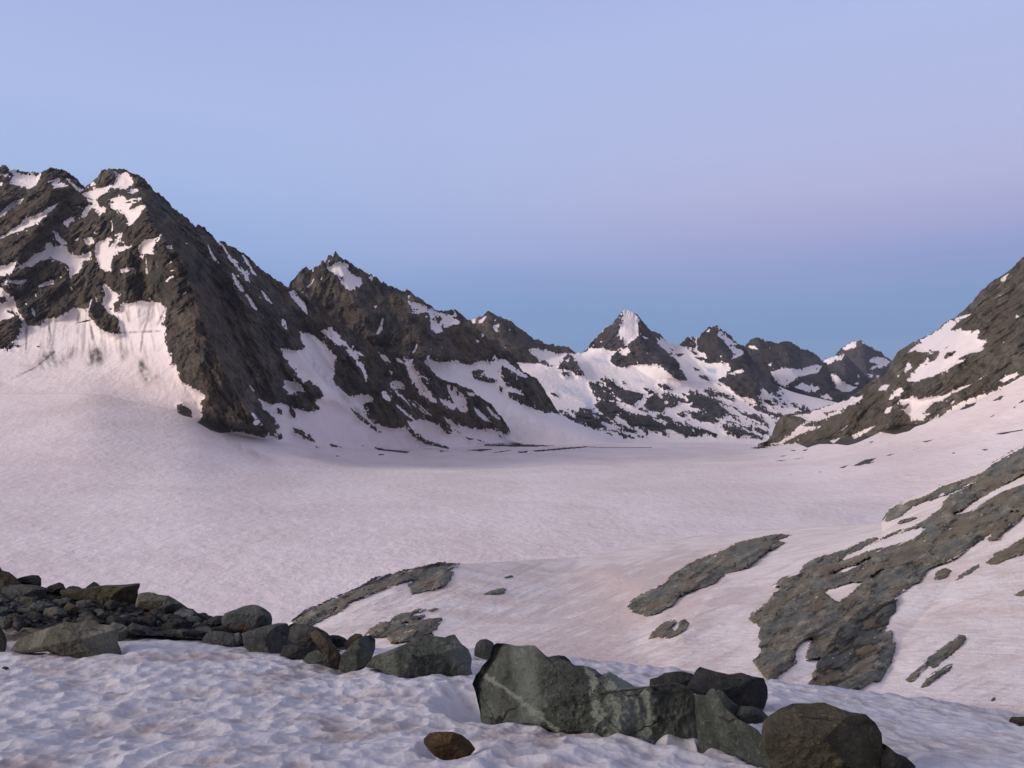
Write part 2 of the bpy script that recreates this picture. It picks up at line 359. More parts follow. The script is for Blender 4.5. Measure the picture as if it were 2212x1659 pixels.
fillz(near, 1,
 'A: 60,120 110,125 180,150 300,150 290,190 260,240 205,265 160,245 65,225 85,190 100,160',
 'A: -60,150 60,155 80,175 -60,165', 'A: -60,215 25,220 10,245 -60,245',
 'A: 365,240 400,205 440,190 430,215 400,240', 'A: 380,262 410,235 450,215 495,240 440,255',
 'A: 470,178 500,200 560,245 610,265 580,290 540,255 500,215',
 'A: 800,130 850,125 880,140 930,150 960,190 970,220 930,260 880,265 850,260 800,255 780,290 720,320 690,340 620,330 595,300 620,280 680,270 700,260 750,255 790,240 830,235 840,200 855,170 820,150',
 'A: 645,245 680,215 700,230 680,250',
 'A: 800,340 860,320 900,310 920,350 900,370 960,365 1025,340 1000,360 950,380 930,420 980,400 1030,380 1060,385 1020,440 1000,470 960,520 935,535 925,490 905,450 870,430 830,420 800,400',
 'A: 930,300 950,265 990,260 1010,280 960,300',
 'A: 650,340 700,350 730,400 770,400 760,440 730,450 710,420 660,400 640,450 590,480 560,490 600,440 620,390 680,380',
 'A: 540,400 585,385 580,400', 'A: 460,510 520,465 530,490 490,545',
 'A: -60,480 0,440 60,380 110,350 175,335 150,370 90,400 30,450 -60,530',
 'A: -60,660 60,575 120,535 150,520 190,460 200,480 260,455 340,410 425,365 400,400 330,460 260,520 180,560 80,590 -60,665',
 'A: -60,840 60,810 125,790 110,840 180,800 250,740 330,710 330,660 370,655 400,690 450,680 490,700 500,740 580,750 660,720 665,780 600,790 590,840 560,880 530,890 520,930 500,900 500,820 460,800 430,790 380,770 300,785 230,830 170,835 100,860 50,890 -60,915',
 'A: 385,570 420,575 440,620 480,670 440,665 410,630', 'A: 530,640 580,615 565,640', 'A: 610,620 660,615 690,650 650,675 615,660',
 'A: 690,660 740,640 800,610 805,640 780,700 830,650 870,590 885,600 860,640 830,700 950,685 930,700 850,730 830,760 790,800 815,860 760,870 750,850 725,840 710,790 690,750',
 'A: 1000,690 1040,640 1100,625 1130,650 1175,590 1150,640 1110,690 1115,740 1080,740 1050,730 1035,780 1020,740',
 'A: 1205,680 1250,675 1250,700 1215,700', 'A: 1340,658 1375,658 1350,670', 'A: 870,850 900,840 975,845 930,865 885,870',
 'A: 1055,840 1075,860 1070,890 1055,880', 'A: 1200,930 1230,900 1260,895 1220,930', 'A: 1200,820 1230,800 1215,830',
 'A: -5,960 60,925 150,930 200,920 170,960 60,950', 'A: 275,975 330,940 370,930 395,955 360,960 300,980',
 'A: 225,1130 245,1135 255,1180 235,1175', 'A: 680,575 700,580 695,595', 'A: 505,975 525,985 515,1000', 'A: 250,1015 265,1030 255,1045', 'A: 180,1090 200,1100 190,1120',
 'A: 1580,655 1610,680 1660,750 1690,795 1740,805 1700,775 1650,735 1625,690', 'A: 1755,745 1800,795 1860,895 1830,880 1790,810',
 'A: 1740,825 1790,875 1818,940 1785,930', 'A: 1690,870 1735,935 1775,1015 1740,1005 1695,930', 'A: 1790,1045 1830,1065 1870,1145 1830,1120',
 'A: 1895,1005 1935,1035 1975,1100 1930,1070', 'A: 1505,675 1555,745 1595,812 1545,775', 'A: 2045,1205 2078,1225 2085,1290 2050,1270',
 'A: 1800,975 1812,990 1808,1010', 'A: 1880,1040 1895,1055 1885,1065',
 'B: 1790,735 1850,810 1840,815', 'B: 1815,960 1850,975 1870,1020 1915,1060 1830,1055 1850,1015', 'B: 1760,895 1800,945 1795,945',
 'B: 1870,860 1940,900 1980,910 2030,890 2070,920 2090,990 2120,1020 2160,990 2212,990 2212,1300 2000,1300 1960,1110 2040,1080 1990,1010 1920,940',
 'C: 255,455 300,455 340,510 380,560 390,630 350,590 300,530 265,490', 'C: 50,450 100,500 130,545 90,510', 'C: 205,655 235,670 240,730 215,710',
 'C: 190,865 240,880 300,890 350,880 370,870 340,800 330,745 430,770 500,830 600,930 580,990 590,1040 570,1080 590,1130 650,1180 700,1220 740,1205 850,1210 870,1245 790,1275 820,1330 820,1370 880,1410 960,1445 1070,1450 1110,1440 1150,1470 1230,1520 1330,1560 1430,1595 1500,1659 0,1659 0,1500 80,1520 150,1480 190,1440 150,1370 100,1310 60,1270 30,1240 130,1280 180,1260 230,1280 270,1300 400,1330 490,1310 440,1260 510,1210 470,1150 400,1100 380,1120 330,1090 300,1040 250,980 210,920',
 'C: 215,1095 330,1120 375,1190 330,1180 260,1200 220,1160',
 'C: 485,745 540,715 600,750 650,810 700,870 760,890 810,930 770,920 740,940 790,980 820,1050 825,1110 810,1115 790,1040 740,970 700,910 640,860 560,810',
 'C: 900,895 950,920 1000,975 950,965 920,930', 'C: 975,1025 1010,1040 1000,1065', 'C: 985,1130 1030,1090 1080,1120 1100,1170 1050,1160 1010,1170',
 'C: 925,1185 960,1180 990,1230 990,1260 950,1240', 'C: 1000,1260 1060,1310 1190,1410 1110,1360', 'C: 980,1140 1080,1210 1150,1310 1080,1240',
 'C: 1080,940 1160,945 1140,990 1190,1040 1220,1110 1270,1170 1310,1230 1340,1270 1290,1260 1230,1210 1180,1150 1130,1080 1110,1010',
 'C: 1400,1125 1440,1140 1500,1190 1540,1240 1550,1340 1500,1330 1460,1280 1410,1180', 'C: 1340,1230 1420,1250 1480,1290 1450,1320 1380,1280',
 'C: 1210,1070 1290,1090 1260,1102', 'C: 1530,1180 1600,1198 1615,1222 1560,1210', 'C: 1590,1290 1640,1330 1725,1410 1680,1395 1620,1350',
 'C: 1680,1290 1780,1365 1790,1395 1730,1360', 'C: 1000,920 1080,960 1110,1000 1050,970', 'C: 1150,1230 1310,1370 1260,1350 1180,1270',
 'C: 1110,1410 1200,1380 1280,1400 1340,1430 1400,1490 1440,1490 1430,1440 1370,1360 1450,1410 1530,1440 1640,1460 1720,1450 1800,1480 1870,1525 1900,1659 1500,1659 1430,1595 1200,1530')
fillz(near, 0,
 'A: -60,1225 60,1210 130,1180 165,1240 150,1310 100,1370 100,1400 60,1430 -60,1420', 'A: -60,1040 40,1050 60,1080 20,1095 -60,1085',
 'A: 45,1145 90,1148 130,1195 110,1180 60,1165', 'A: 640,1100 700,1090 740,1120 780,1170 850,1210 865,1270 830,1320 770,1305 690,1250 640,1180',
 'A: 820,1100 860,1075 885,1090 870,1150 830,1165', 'B: 1280,910 1320,900 1390,950 1395,1005 1330,990 1290,970', 'B: 1225,625 1250,595 1280,605 1270,625',
 'B: 515,325 590,305 660,290 650,302 580,318', 'B: 250,487 275,480 305,488 280,493', 'B: 105,480 140,475 160,480 130,497',
 'B: 1965,1090 2055,1140 2040,1165 1990,1140', 'B: 2120,1080 2212,1130 2212,1145 2140,1105', 'B: 2010,930 2050,950 2050,985 2020,975', 'B: 2100,925 2130,940 2150,1010 2110,980',
 'C: 175,1300 205,1320 200,1355 180,1340', 'C: 250,1300 300,1330 310,1385 270,1360', 'C: 170,1110 190,1120 190,1190 170,1180',
 'C: 280,1440 350,1468 455,1548 430,1552 300,1485', 'C: 545,1558 600,1572 660,1592 560,1582', 'C: 860,1582 960,1602 1130,1618 1110,1630 900,1608',
 'C: 1100,1440 1150,1465 1250,1535 1420,1590 1410,1600 1240,1562 1150,1505', 'C: 1515,1503 1605,1530 1560,1535', 'C: 770,1570 820,1580 790,1582', 'C: 895,1636 960,1640 910,1646', 'C: 590,1645 640,1655 600,1655',
 'C: 630,845 650,840 690,880 640,870', 'C: 735,895 780,930 740,915', 'C: 1345,1610 1420,1615 1350,1620', 'C: 1445,1455 1520,1490 1470,1478', 'C: 110,1470 210,1520 190,1535 130,1500', 'C: 1600,1520 1710,1558 1640,1545',
 'C: 690,1290 760,1345 925,1478 900,1478 750,1375', 'C: 1750,1480 1815,1525 1780,1508', 'C: 440,1575 480,1595 450,1590')
# moraine lines on the far glacier
fillz(near, 0, 'D: -180,1198 0,1200 120,1196 350,1207 200,1214 0,1213 -180,1206', 'D: 180,1243 400,1223 560,1212 640,1216 560,1220 400,1235 200,1252', 'D: 70,1250 145,1245 135,1260 80,1260',
 'D: 900,1165 1000,1148 990,1160 910,1173', 'D: 750,1165 850,1148 875,1158 800,1168', 'D: -300,1240 -180,1230 -100,1234 -200,1248', 'D: -120,1258 0,1240 40,1238 -60,1256',
 'D: 560,1217 900,1217 1060,1220 700,1223', 'D: 1060,1172 1400,1166 1700,1180 1860,1166 1860,1176 1500,1178')
for s_ in ('B: 640,200 655,330 670,440', 'B: 905,180 935,310', 'B: 1085,170 1075,280 1035,400 1018,540', 'B: 1190,220 1140,340', 'B: 350,300 368,420 345,500', 'B: 190,330 190,540', 'B: 590,220 560,300', 'B: 835,390 1160,375', 'B: 1205,210 1160,300',
           'B: 660,330 690,480', 'B: 80,720 260,640 400,520'):
    stroke(dirt_and_shade, pts(s_), 3.2, 0.9)
dirt_line, dirt_and_shade = dirt_and_shade, np.zeros((GH, GW))
fillz(dirt_and_shade, 0.85, 'B: 620,600 690,480 765,570 710,635', 'B: 1005,540 1040,600 1100,740 1080,775 1015,690')
fillz(dirt_and_shade, 0.5, 'B: 200,650 300,560 400,500 440,560 360,640 240,650', 'B: 380,640 440,560 540,500 570,540 480,620', 'B: 860,480 910,460 930,560 890,600', 'B: 1090,640 1140,660 1180,780 1120,740', 'B: 140,590 190,570 190,640',
      'C: 330,890 370,900 720,1260 930,1480 860,1440 600,1180', 'B: 1600,1115 1680,1160 1800,1240 1990,1335 1850,1290 1700,1200')
fillz(dirt_and_shade, 0.35, 'C: 1480,1050 1510,1070 1560,1150 1520,1120'); fillz(dirt_and_shade, 0.12, 'F: 460,560 800,520 1000,590 1190,640 860,668 600,650')  # F patch: soft shadow at the glacier fold, painted into the snow colour
yq, xq = np.mgrid[0:GH, 0:GW].astype(np.float32)
dsub = (slice(600, 1300), slice(0, 2400))
dn_ = np.zeros((GH, GW)); dn_[dsub] = fbm((xq[dsub] - 0.3 * yq[dsub]) / 14, yq[dsub] / 26, 2.7, 5, 0.6); dn_ /= dn_[dsub].std()
run_ = np.zeros((GH, GW)); fillz(run_, 1, 'B: 150,330 350,270 540,200 640,200 700,330 830,400 870,250 930,180 1100,160 1210,200 1200,360 1250,560 1150,620 900,520 700,560 400,560 200,560')
run_ = blur(run_, 7); rn_ = np.zeros((GH, GW)); rn_[dsub] = fbm((xq[dsub] + 0.12 * (yq[dsub] - 760) * np.sign(250 - xq[dsub])) / 7, yq[dsub] / 110, 4.4, 4, 0.6); rn_ /= rn_[dsub].std()
dirt_and_shade = run_ * np.clip(rn_ - 0.15, 0, 1.5) * 0.30 + np.clip(blur(dirt_and_shade, 6) * (1.0 + 0.45 * dn_), 0, 1) + blur(dirt_line, 1) * np.clip(0.75 + 0.3 * dn_, 0, 1)
# --- right mountain
fillz(near, 0, 'E: 230,1580 2400,1700 2400,-200 100,400 100,1500')
fillz(near, 1,
 'E: -100,1590 280,1588 380,1576 470,1550 560,1505 640,1472 720,1452 780,1400 870,1345 960,1292 1020,1250 1050,1207 870,1262 740,1300 620,1348 520,1352 590,1365 640,1400 600,1425 560,1450 520,1490 480,1520 430,1555 -100,1585',
 'E: -100,1593 280,1592 380,1578 560,1556 640,1590 720,1565 850,1562 930,1575 1000,1556 1100,1510 1170,1478 1200,1482 1270,1495 1380,1470 1420,1440 1540,1402 1600,1370 1700,1290 1780,1250 1880,1212 2000,1180 2150,1100 2400,960 2400,1800 -100,1800',
 'E: 1790,625 1840,615 1760,660 1700,710 1670,745 1760,720 1740,740 1830,740 1810,770 1880,730 1890,760 1870,800 1945,800 1920,850 1880,900 1830,900 1740,940 1720,960 1790,945 1760,970 1690,1000 1640,1040 1620,1040 1560,1070 1480,1090 1420,1120 1375,1155 1420,1110 1350,1110 1370,1080 1440,1010 1480,980 1510,940 1600,880 1650,870 1680,835 1620,880 1500,900 1430,890 1450,870 1360,910 1400,870 1460,825 1420,830 1580,750 1650,680',
 'E: 1340,1045 1370,960 1400,1010 1350,1045', 'E: 1290,1065 1312,1060 1300,1087', 'E: 1145,1180 1180,1140 1245,1125 1210,1172', 'E: 1225,1245 1260,1190 1310,1150 1340,1175 1280,1232',
 'E: 1190,1345 1220,1300 1255,1290 1240,1332', 'E: 2035,375 2060,350 2105,325 2065,388', 'E: 1813,547 1825,538 1822,556', 'E: 2155,620 2182,638 2150,652', 'E: 2030,480 2045,485 2035,497', 'E: 2055,815 2075,825 2060,832',
 'E: 1285,1270 1300,1245 1380,1230 1400,1210 1440,1240 1540,1220 1640,1210 1720,1160 1850,1120 1780,1160 1690,1200 1620,1250 1560,1260 1500,1320 1470,1340 1530,1340 1480,1390 1390,1400 1370,1350 1330,1330 1360,1300 1380,1270 1340,1280',
 'E: 2030,1110 2060,1085 2160,1040 2182,1060 2120,1090 2060,1120', 'E: 800,1540 890,1515 830,1560', 'E: 1870,1100 1960,1050 1900,1092', 'E: 960,1500 1100,1440 1140,1430 1050,1490 980,1530', 'E: 1000,1380 900,1460 860,1480 940,1420', 'E: 1640,1290 1720,1240 1700,1270',
 'E: 1450,1440 1540,1390 1600,1340 1590,1375 1500,1432')
fillz(near, 0, 'E: 1630,940 1650,900 1725,885 1700,915 1650,950', 'E: 1515,945 1570,890 1605,900 1560,960 1520,970', 'E: 640,1440 720,1400 880,1335 860,1370 750,1432', 'E: 760,1335 860,1315 840,1330 780,1345', 'E: 600,1430 660,1400 720,1390 650,1440', 'E: 880,1325 940,1290 1000,1270 930,1320',
 'E: 1740,1315 1800,1280 1870,1260 1850,1285 1780,1312', 'E: 1975,1255 2040,1215 2070,1210 2040,1242', 'E: 1960,1370 2010,1340 1990,1362', 'E: 500,1606 570,1606 540,1614', 'E: 600,1610 650,1598 620,1616',
 'E: 2130,1300 2160,1285 2145,1305', 'E: 2150,1280 2212,1240 2212,1255', 'E: 2000,1490 2212,1455 2212,1462 2050,1495', 'E: 1080,1552 1130,1540 1100,1556',
 'F: 970,248 1060,203 1140,190 1105,215 1020,248', 'F: 1050,235 1150,210 1090,232', 'F: 870,262 945,238 905,263', 'F: 1205,172 1285,156 1240,172', 'F: 1465,74 1565,54 1500,77', 'F: 435,178 500,168 470,178',
 'F: 530,200 640,185 560,200', 'F: 400,210 520,204 430,214', 'F: 1893,123 1957,127 1925,137', 'F: 1668,158 1728,148 1700,160', 'F: 1365,138 1520,98 1430,124', 'F: 475,314 540,310 500,316', 'F: 700,294 790,284 730,294', 'F: 220,118 300,108 360,118 260,122')
for s_, w_ in (('T: 1555,655 1600,695 1625,745 1650,785 1700,805', 4), ('T: 1655,790 1695,835 1725,875 1765,915 1785,945', 4), ('T: 1730,752 1765,800 1795,850 1828,898', 3.5), ('T: 1663,873 1682,925 1712,965 1742,1008', 5), ('T: 1755,1030 1790,1070 1805,1110 1835,1142', 5),
               ('T: 1868,1003 1900,1045 1942,1098', 3), ('T: 1483,678 1520,750 1562,812', 2.4), ('T: 380,577 410,610 440,640 475,668', 5), ('T: 330,675 400,690 484,692', 4), ('T: 1022,392 1002,440 980,482', 4), ('T: 880,372 950,352 1012,346', 4), ('T: 918,312 945,285 992,290', 4),
               ('T: 1155,598 1130,622 1095,645', 3), ('T: 820,612 862,592 862,640 830,655', 4), ('T: 862,868 900,855 962,843', 4), ('T: 1185,942 1205,915 1238,900', 4), ('T: 738,948 765,990 832,1030', 5), ('T: 652,1062 640,1110 618,1165', 3), ('T: 275,975 340,948 385,930', 4), ('T: 250,1018 262,1048', 3), ('T: 232,1122 248,1185', 4),
               ('T: 678,1040 692,1085', 3), ('T: 905,460 930,500 922,540', 4), ('T: 790,500 805,540 800,580', 2.5), ('T: 700,395 690,440 712,462', 4), ('T: 600,345 650,362 700,372', 4), ('T: 825,700 880,690 940,688', 4), ('T: 790,790 770,830 752,868', 5), ('T: 700,760 735,800 720,850', 5), ('T: 1080,560 1060,600', 2), ('T: 1040,770 1050,890', 3),
               ('T: 1190,820 1225,795', 3), ('T: 1215,865 1245,858', 2.5), ('T: 1300,1040 1330,1012', 3), ('T: 340,230 420,205', 3), ('T: 240,330 260,345', 2), ('T: 430,900 438,915', 3), ('T: 505,975 515,1000', 3.5), ('T: 0,965 40,960 60,968', 3), ('T: 670,590 690,600', 3.5), ('T: 455,510 520,480 525,510', 4),
               ('C: 380,425 440,348', 4), ('C: 820,330 860,350 850,400', 3), ('C: 1740,905 1775,960', 3), ('C: 1600,800 1640,825', 3), ('C: 1690,1290 1785,1390', 3.5), ('C: 1595,1295 1720,1405', 3.5), ('C: 1180,1170 1310,1260', 3.5), ('C: 1120,1240 1250,1350', 3), ('C: 1020,1270 1180,1400', 3)):
    stroke(near if s_[0] in 'TC' else near, pts(s_), w_, 1)
near_rock = blur(1 - near, 5)
# --- second mountain and dark peak behind it
fillz(l2m, 1,
 'C: 525,290 590,250 625,237 665,250 680,260 700,310 740,345 780,360 785,400 760,425 690,452 670,430 630,400 620,370 600,330 560,310',
 'C: 535,240 550,228 545,270 530,282', 'C: 380,425 420,380 448,343 430,385 400,428', 'C: 345,462 365,448 355,467', 'C: 480,372 497,343 490,377',
 'C: 1110,525 1150,530 1210,550 1250,555 1260,580 1300,585 1350,610 1400,620 1450,650 1500,670 1490,690 1430,700 1410,720 1370,710 1360,740 1360,765 1290,750 1280,720 1280,660 1270,610 1200,610 1150,595 1125,550',
 'C: 1450,600 1477,630 1452,642', 'C: 820,330 862,358 855,392 835,352', 'C: 865,558 897,558 880,582', 'C: 885,762 915,710 930,650 943,648 930,740 900,770', 'C: 1150,905 1180,835 1192,830 1165,912', 'C: 1600,798 1642,818 1620,832', 'C: 1650,765 1672,768 1655,792', 'C: 970,450 990,455 980,462', 'C: 1115,480 1135,485 1120,510', 'C: 420,290 440,285 425,310',
 'C: 1240,965 1270,910 1290,960 1380,970 1480,960 1500,975 1560,990 1640,965 1750,970 1740,900 1770,950 1830,955 1870,990 1950,1050 1990,1080 1940,1060 1880,1040 1800,990 1790,1060 1820,1130 1900,1160 1970,1215 1830,1180 1850,1220 1930,1270 1990,1290 2100,1330 2120,1400 1700,1400 1200,1300 1100,1150 1200,1000',
 'C: 1890,1040 1980,1060 1990,1085 1930,1072', 'C: 1900,1070 1917,1090 1905,1102', 'C: 1275,865 1290,870 1282,885', 'C: 1360,860 1380,862 1365,870',
 'C: 1575,658 1612,652 1600,692 1580,680', 'C: 1620,685 1670,640 1692,628 1660,685', 'C: 1728,712 1785,685 1770,750 1800,725 1765,760', 'C: 1738,668 1765,648 1750,672', 'C: 1850,725 1862,730 1855,745', 'C: 1800,850 1840,865 1820,868',
 'C: 1980,880 2020,865 2212,905 2300,900 2300,1000 2150,1000 2080,975 2040,930')
fillz(l2m, 0, 'C: 1575,1045 1630,1020 1680,1030 1640,1060 1700,1080 1770,1100 1740,1125 1660,1110 1600,1090', 'C: 1780,1140 1810,1160 1800,1188 1775,1165', 'C: 1330,625 1375,650 1340,690 1290,660', 'C: 625,350 650,345 650,365 630,372', 'C: 690,270 740,330 700,330 680,300')
fill(l2m, [(500, 902), (1100, 902), (1140, 890), (1205, 893), (1400, 890), (1400, 1000), (500, 1000)], 1)
l2rock = blur(1 - l2m, 5)
# --- far mountains
fillz(farm, 0,
 'D: 540,530 620,440 700,360 790,280 815,215 845,222 820,300 830,320 800,370 810,410 850,465 840,490 780,520 740,515 700,500 590,500 570,525',
 'D: 905,225 940,245 1000,300 1040,360 1095,380 1180,455 1110,425 1080,430 1090,470 1150,520 1220,580 1260,650 1300,730 1250,740 1180,700 1140,650 1080,620 1000,615 900,620 830,640 780,630 740,595 760,545 830,500 900,450 950,410 945,330 955,290 925,255',
 'D: 350,650 400,590 440,530 480,570 510,620 560,700 500,695 450,660 380,650', 'D: 390,680 440,670 450,700 400,705', 'D: -60,560 60,583 200,586 230,600 260,580 300,622 350,628 300,636 220,608 -60,600',
 'D: 1240,480 1290,415 1350,410 1365,500 1300,490', 'D: 1370,440 1395,390 1450,340 1520,320 1540,370 1515,410 1570,440 1600,490 1650,545 1600,605 1450,610 1440,550 1370,510',
 'D: 1540,360 1570,370 1620,400 1680,460 1640,460 1590,415',
 'D: 1600,590 1700,550 1720,500 1730,460 1800,500 1850,620 1900,690 1950,750 1990,800 1900,830 1850,790 1830,880 1780,870 1680,850 1600,780 1520,730 1570,700 1620,640',
 'D: 1600,470 1720,480 1720,520 1650,500', 'D: 1165,498 1225,510 1200,522', 'D: 1205,540 1285,540 1250,565', 'D: 1340,635 1405,660 1360,667', 'D: 1370,690 1440,700 1470,740 1400,720', 'D: 1340,560 1440,575 1470,610 1420,600', 'D: 1300,500 1380,540 1360,550')
fillz(farm, 1, 'D: 800,530 870,490 890,520 860,560 810,540', 'D: 830,490 900,445 870,480', 'D: 1000,508 1022,560 1010,545', 'D: 965,408 1030,428 1000,434', 'D: 425,595 448,562 440,597', 'D: 1590,685 1700,648 1715,670 1640,692', 'D: 1440,380 1475,355 1460,382', 'D: 665,455 690,440 680,460', 'D: 1530,545 1560,560 1545,570')
# streaked hillside: rock slabs running down to the right
hs = np.zeros((GH, GW)); fillz(hs, 1, 'D: 560,735 700,715 940,755 1000,800 1100,825 1300,800 1420,800 1520,745 1650,860 1780,880 1830,870 1990,800 2300,1000 2300,1100 1900,1165 1200,1145 800,1165 560,1145 340,1085 -100,1040 -400,1000 -400,880 -60,900 120,920 330,930 460,955 560,930 640,880 600,780')
hs = blur(hs, 5)
yy, xx = np.mgrid[0:GH, 0:GW].astype(np.float32)
a_ = math.radians(25); ux = xx * math.cos(a_) + yy * math.sin(a_); uy = -xx * math.sin(a_) + yy * math.cos(a_)
sub = (slice(760, 1040), slice(1000, 2060))
st = np.zeros((GH, GW)); st[sub] = fbm(ux[sub] / 52, uy[sub] / 11, 0.5, 6, 0.68)
farm = np.where(hs > 0.5, np.where(st * 1.0 + (hs - 1) * 0.25 > 0.0, 0.0, farm), farm)
fillz(farm, 0, 'D: 580,740 660,760 700,800 640,822 600,790', 'D: 690,720 790,770 850,800 980,830 960,870 900,912 850,890 790,850 750,800', 'D: 640,870 700,880 780,890 822,940 760,1020 690,980 640,940', 'D: 680,820 760,850 790,890 720,870',
 'D: 990,870 1080,830 1150,920 1120,968 1020,950 980,910', 'D: 1110,830 1250,860 1280,880 1200,935 1130,890', 'D: 1300,850 1400,830 1500,880 1600,960 1560,1012 1460,990 1420,940 1330,930', 'D: 480,970 600,990 720,1075 640,1080 500,1010',
 'D: 850,960 1000,990 1180,1080 1100,1110 950,1060 860,1030', 'D: 970,780 1060,810 1100,840 1040,840', 'D: 1080,760 1150,755 1200,800 1130,805', 'D: 1560,1060 1700,1090 1800,1130 1660,1140', 'D: 300,820 340,825 375,860 330,845', 'D: 1740,900 1830,920 1900,980 1820,960')
fillz(farm, 1, 'D: 925,920 990,850 1000,870 985,930 940,940', 'D: 1170,960 1250,890 1330,900 1310,950 1200,975', 'D: 1130,880 1160,885 1170,905 1135,905', 'D: 1480,1060 1560,1020 1590,1040 1500,1090', 'D: 1840,830 1860,880 1960,975 1940,975 1850,910 1820,850')
fillz(icem, 0.9, 'D: 560,870 600,860 640,960 720,1060 760,1080 700,1070 620,1000 570,940', 'D: 1440,640 1520,650 1510,690 1450,670')
fillz(icem, 0.5, 'D: 350,760 520,790 610,870 560,900 480,850 400,820', 'D: 890,715 980,735 1010,750 930,745', 'D: 600,560 700,590 740,610 640,600', 'D: 1400,690 1500,700 1600,760 1560,770 1480,740')
icem = blur(icem, 2)
farrock = blur(1 - farm, 4)
fillz(p3m, 1, 'E: 203,850 250,848 288,880 230,872', 'E: 370,1040 430,1020 530,1010 570,1030 610,1010 700,985 748,992 720,1040 650,1060 560,1080 520,1130 450,1145 400,1090', 'E: 545,1150 600,1118 650,1138 735,1160 700,1182 620,1182',
 'E: 350,990 380,972 375,1002', 'E: 400,828 440,810 450,825', 'E: 360,860 375,870 365,880', 'E: 730,1210 790,1205 830,1240 760,1240', 'E: 540,1290 560,1300 600,1330 560,1320', 'E: 290,1190 400,1200 430,1290 350,1220')
fillz(p3m, 0, 'E: 480,1095 500,1090 495,1110')
fillz(p4m, 1, 'E: 750,965 830,922 905,918 890,950 840,962 775,988', 'E: 800,1050 860,1070 920,1130 1000,1150 960,1180 900,1200 850,1150', 'E: 885,875 960,828 1000,815 985,860 920,885', 'E: 1030,812 1065,830 1040,838', 'E: 1083,962 1120,930 1200,938 1245,970 1200,1000 1130,1018 1075,1030 1120,1000 1160,985',
 'E: 900,978 915,985 905,995', 'E: 1070,1050 1120,1060 1110,1085 1080,1075', 'E: 1130,1060 1170,1065 1150,1085', 'E: 1000,1050 1020,1070 1010,1090', 'E: 990,1110 1020,1120 1000,1140', 'E: 740,940 800,935 770,945')
p3r = blur(1 - p3m, 4); p4r = blur(1 - p4m, 4)

# ================================================================== ground sheets
def finish(name, px, py, Y, mask, rockmask, mat, back, rl, unit, amp, jag=0.0, fade_low=True, label=None, warp=3.0, ragged=True, flat_tone=False, clean=1.0, ns=(1, 1, 1), kind='structure', dm=None, im=None):
    nr = px.shape[0]
    wx = fbm(px / 14, py / 14, 3.3, 4, 0.7) * warp; wy = fbm(px / 14, py / 14, 8.8, 4, 0.7) * warp
    sharp = sample(mask, px + wx * 0.6, py + wy * 0.6); soft = sample(blur(mask, 3), px + wx, py + wy); wide = sample(blur(mask, 9), px, py)
    rag = fbm((px - py * 0.25) / 4.5, py / 8, 1.9, 4, 0.65); rag2 = fbm(px / 10, py / 8, 5.1, 3, 0.6)
    band = np.clip(wide * (1 - wide) * 4, 0, 1)
    rag = rag / rag.std() * 0.22; rag2 = rag2 / rag2.std() * 0.2
    sv = sharp * 0.50 + soft * 0.55 + rag * band + rag2 * band
    snow = np.where((sharp > 0.97) & (wide > 0.93), 1, sstep(0.36, 0.64, sv)) if ragged else sharp
    rk = sample(rockmask, px + wx, py + wy) if rockmask is not None else np.zeros_like(px)
    tq = fbm((px - py * 0.3) / 16, py / 26, 0.4, 6, 0.66) * 0.75 + fbm(px / 60, py / 60, 9.4, 3) * 0.4 + 0.5
    hu = fbm(px / 45, py / 60, 4.4, 5, 0.6) * 0.8 + 0.5
    fq = fbm(px / 70, py / 18, 0.4, 6, 0.68) * 0.45 + fbm(px / 220, py / 60, 3.3, 4, 0.6) * 0.7 + fbm(px / 14, py / 7, 6.1, 4, 0.7) * 0.3 + 0.52
    if flat_tone: tq = fq
    P0 = P3(px, py, Y)
    n1 = fbm(P0[..., 0] / unit * ns[0], P0[..., 1] / unit * ns[1], P0[..., 2] / unit * ns[2] * 0.5, 6, 0.55, ridged=True)
    n2 = fbm(P0[..., 0] / unit * 5, P0[..., 1] / unit * 5, P0[..., 2] / unit * 3, 5, 0.6)
    rows = np.linspace(0, 1, nr)[:, None]
    def led(a):
        a = math.radians(a); u = px * math.cos(a) + py * math.sin(a); v = -px * math.sin(a) + py * math.cos(a)
        return fbm(u / 110, v / 15, 2.2, 4, 0.6, ridged=True)
    lw = sstep(380, 460, px) if name == 'left_mountain' else (0.0 if name == 'right_mountain' else 1.0)
    lg = (led(-36) * (1 - lw) if name in ('left_mountain', 'right_mountain') else 0) + (led(48) * lw if name != 'right_mountain' else 0)
    if not flat_tone:
        tq = tq + (lg - 0.3) * 0.16
        if callable(clean): ck = (1 - clean(px, py)) * (snow > 0.5); tq = tq * (1 - ck) + fq * ck
        n1 = n1 + lg * 0.27
    fl = sstep(0, 0.12, rows) if fade_low else 1.0
    dd = ridges(px, py, rl)
    if flat_tone: fl = fl * (1 - sstep(0.9, 1.0, rows))
    disp = dd * fl - (n1 * amp + n2 * amp * 0.75) * (0.12 + 0.88 * rk) * fl
    Y2 = Y + disp
    if jag:
        j = fbm(px / 9, py / 30, 0.1, 5, 0.65) * jag
        py = py + j * sstep(0.93, 1.0, rows)
    P = P3(px, py, Y2)
    at = dict(clean=clean(px, py) if callable(clean) else np.full_like(px, clean), tone=tq, hue=hu, snow=snow, dirt_and_shade=sample(dirt_and_shade, px, py) if dm else np.zeros_like(px), ice=sample(icem, px, py) if im else np.zeros_like(px))
    if back:
        P = add_back(P, px, back)
        for k in at: at[k] = np.concatenate([at[k]] + [at[k][-1:]] * len(back), 0)
    o = make_mesh(name, P, grid_faces(P.shape[0], P.shape[1]), mat, at)
    return tag(o, label, None, None, kind)

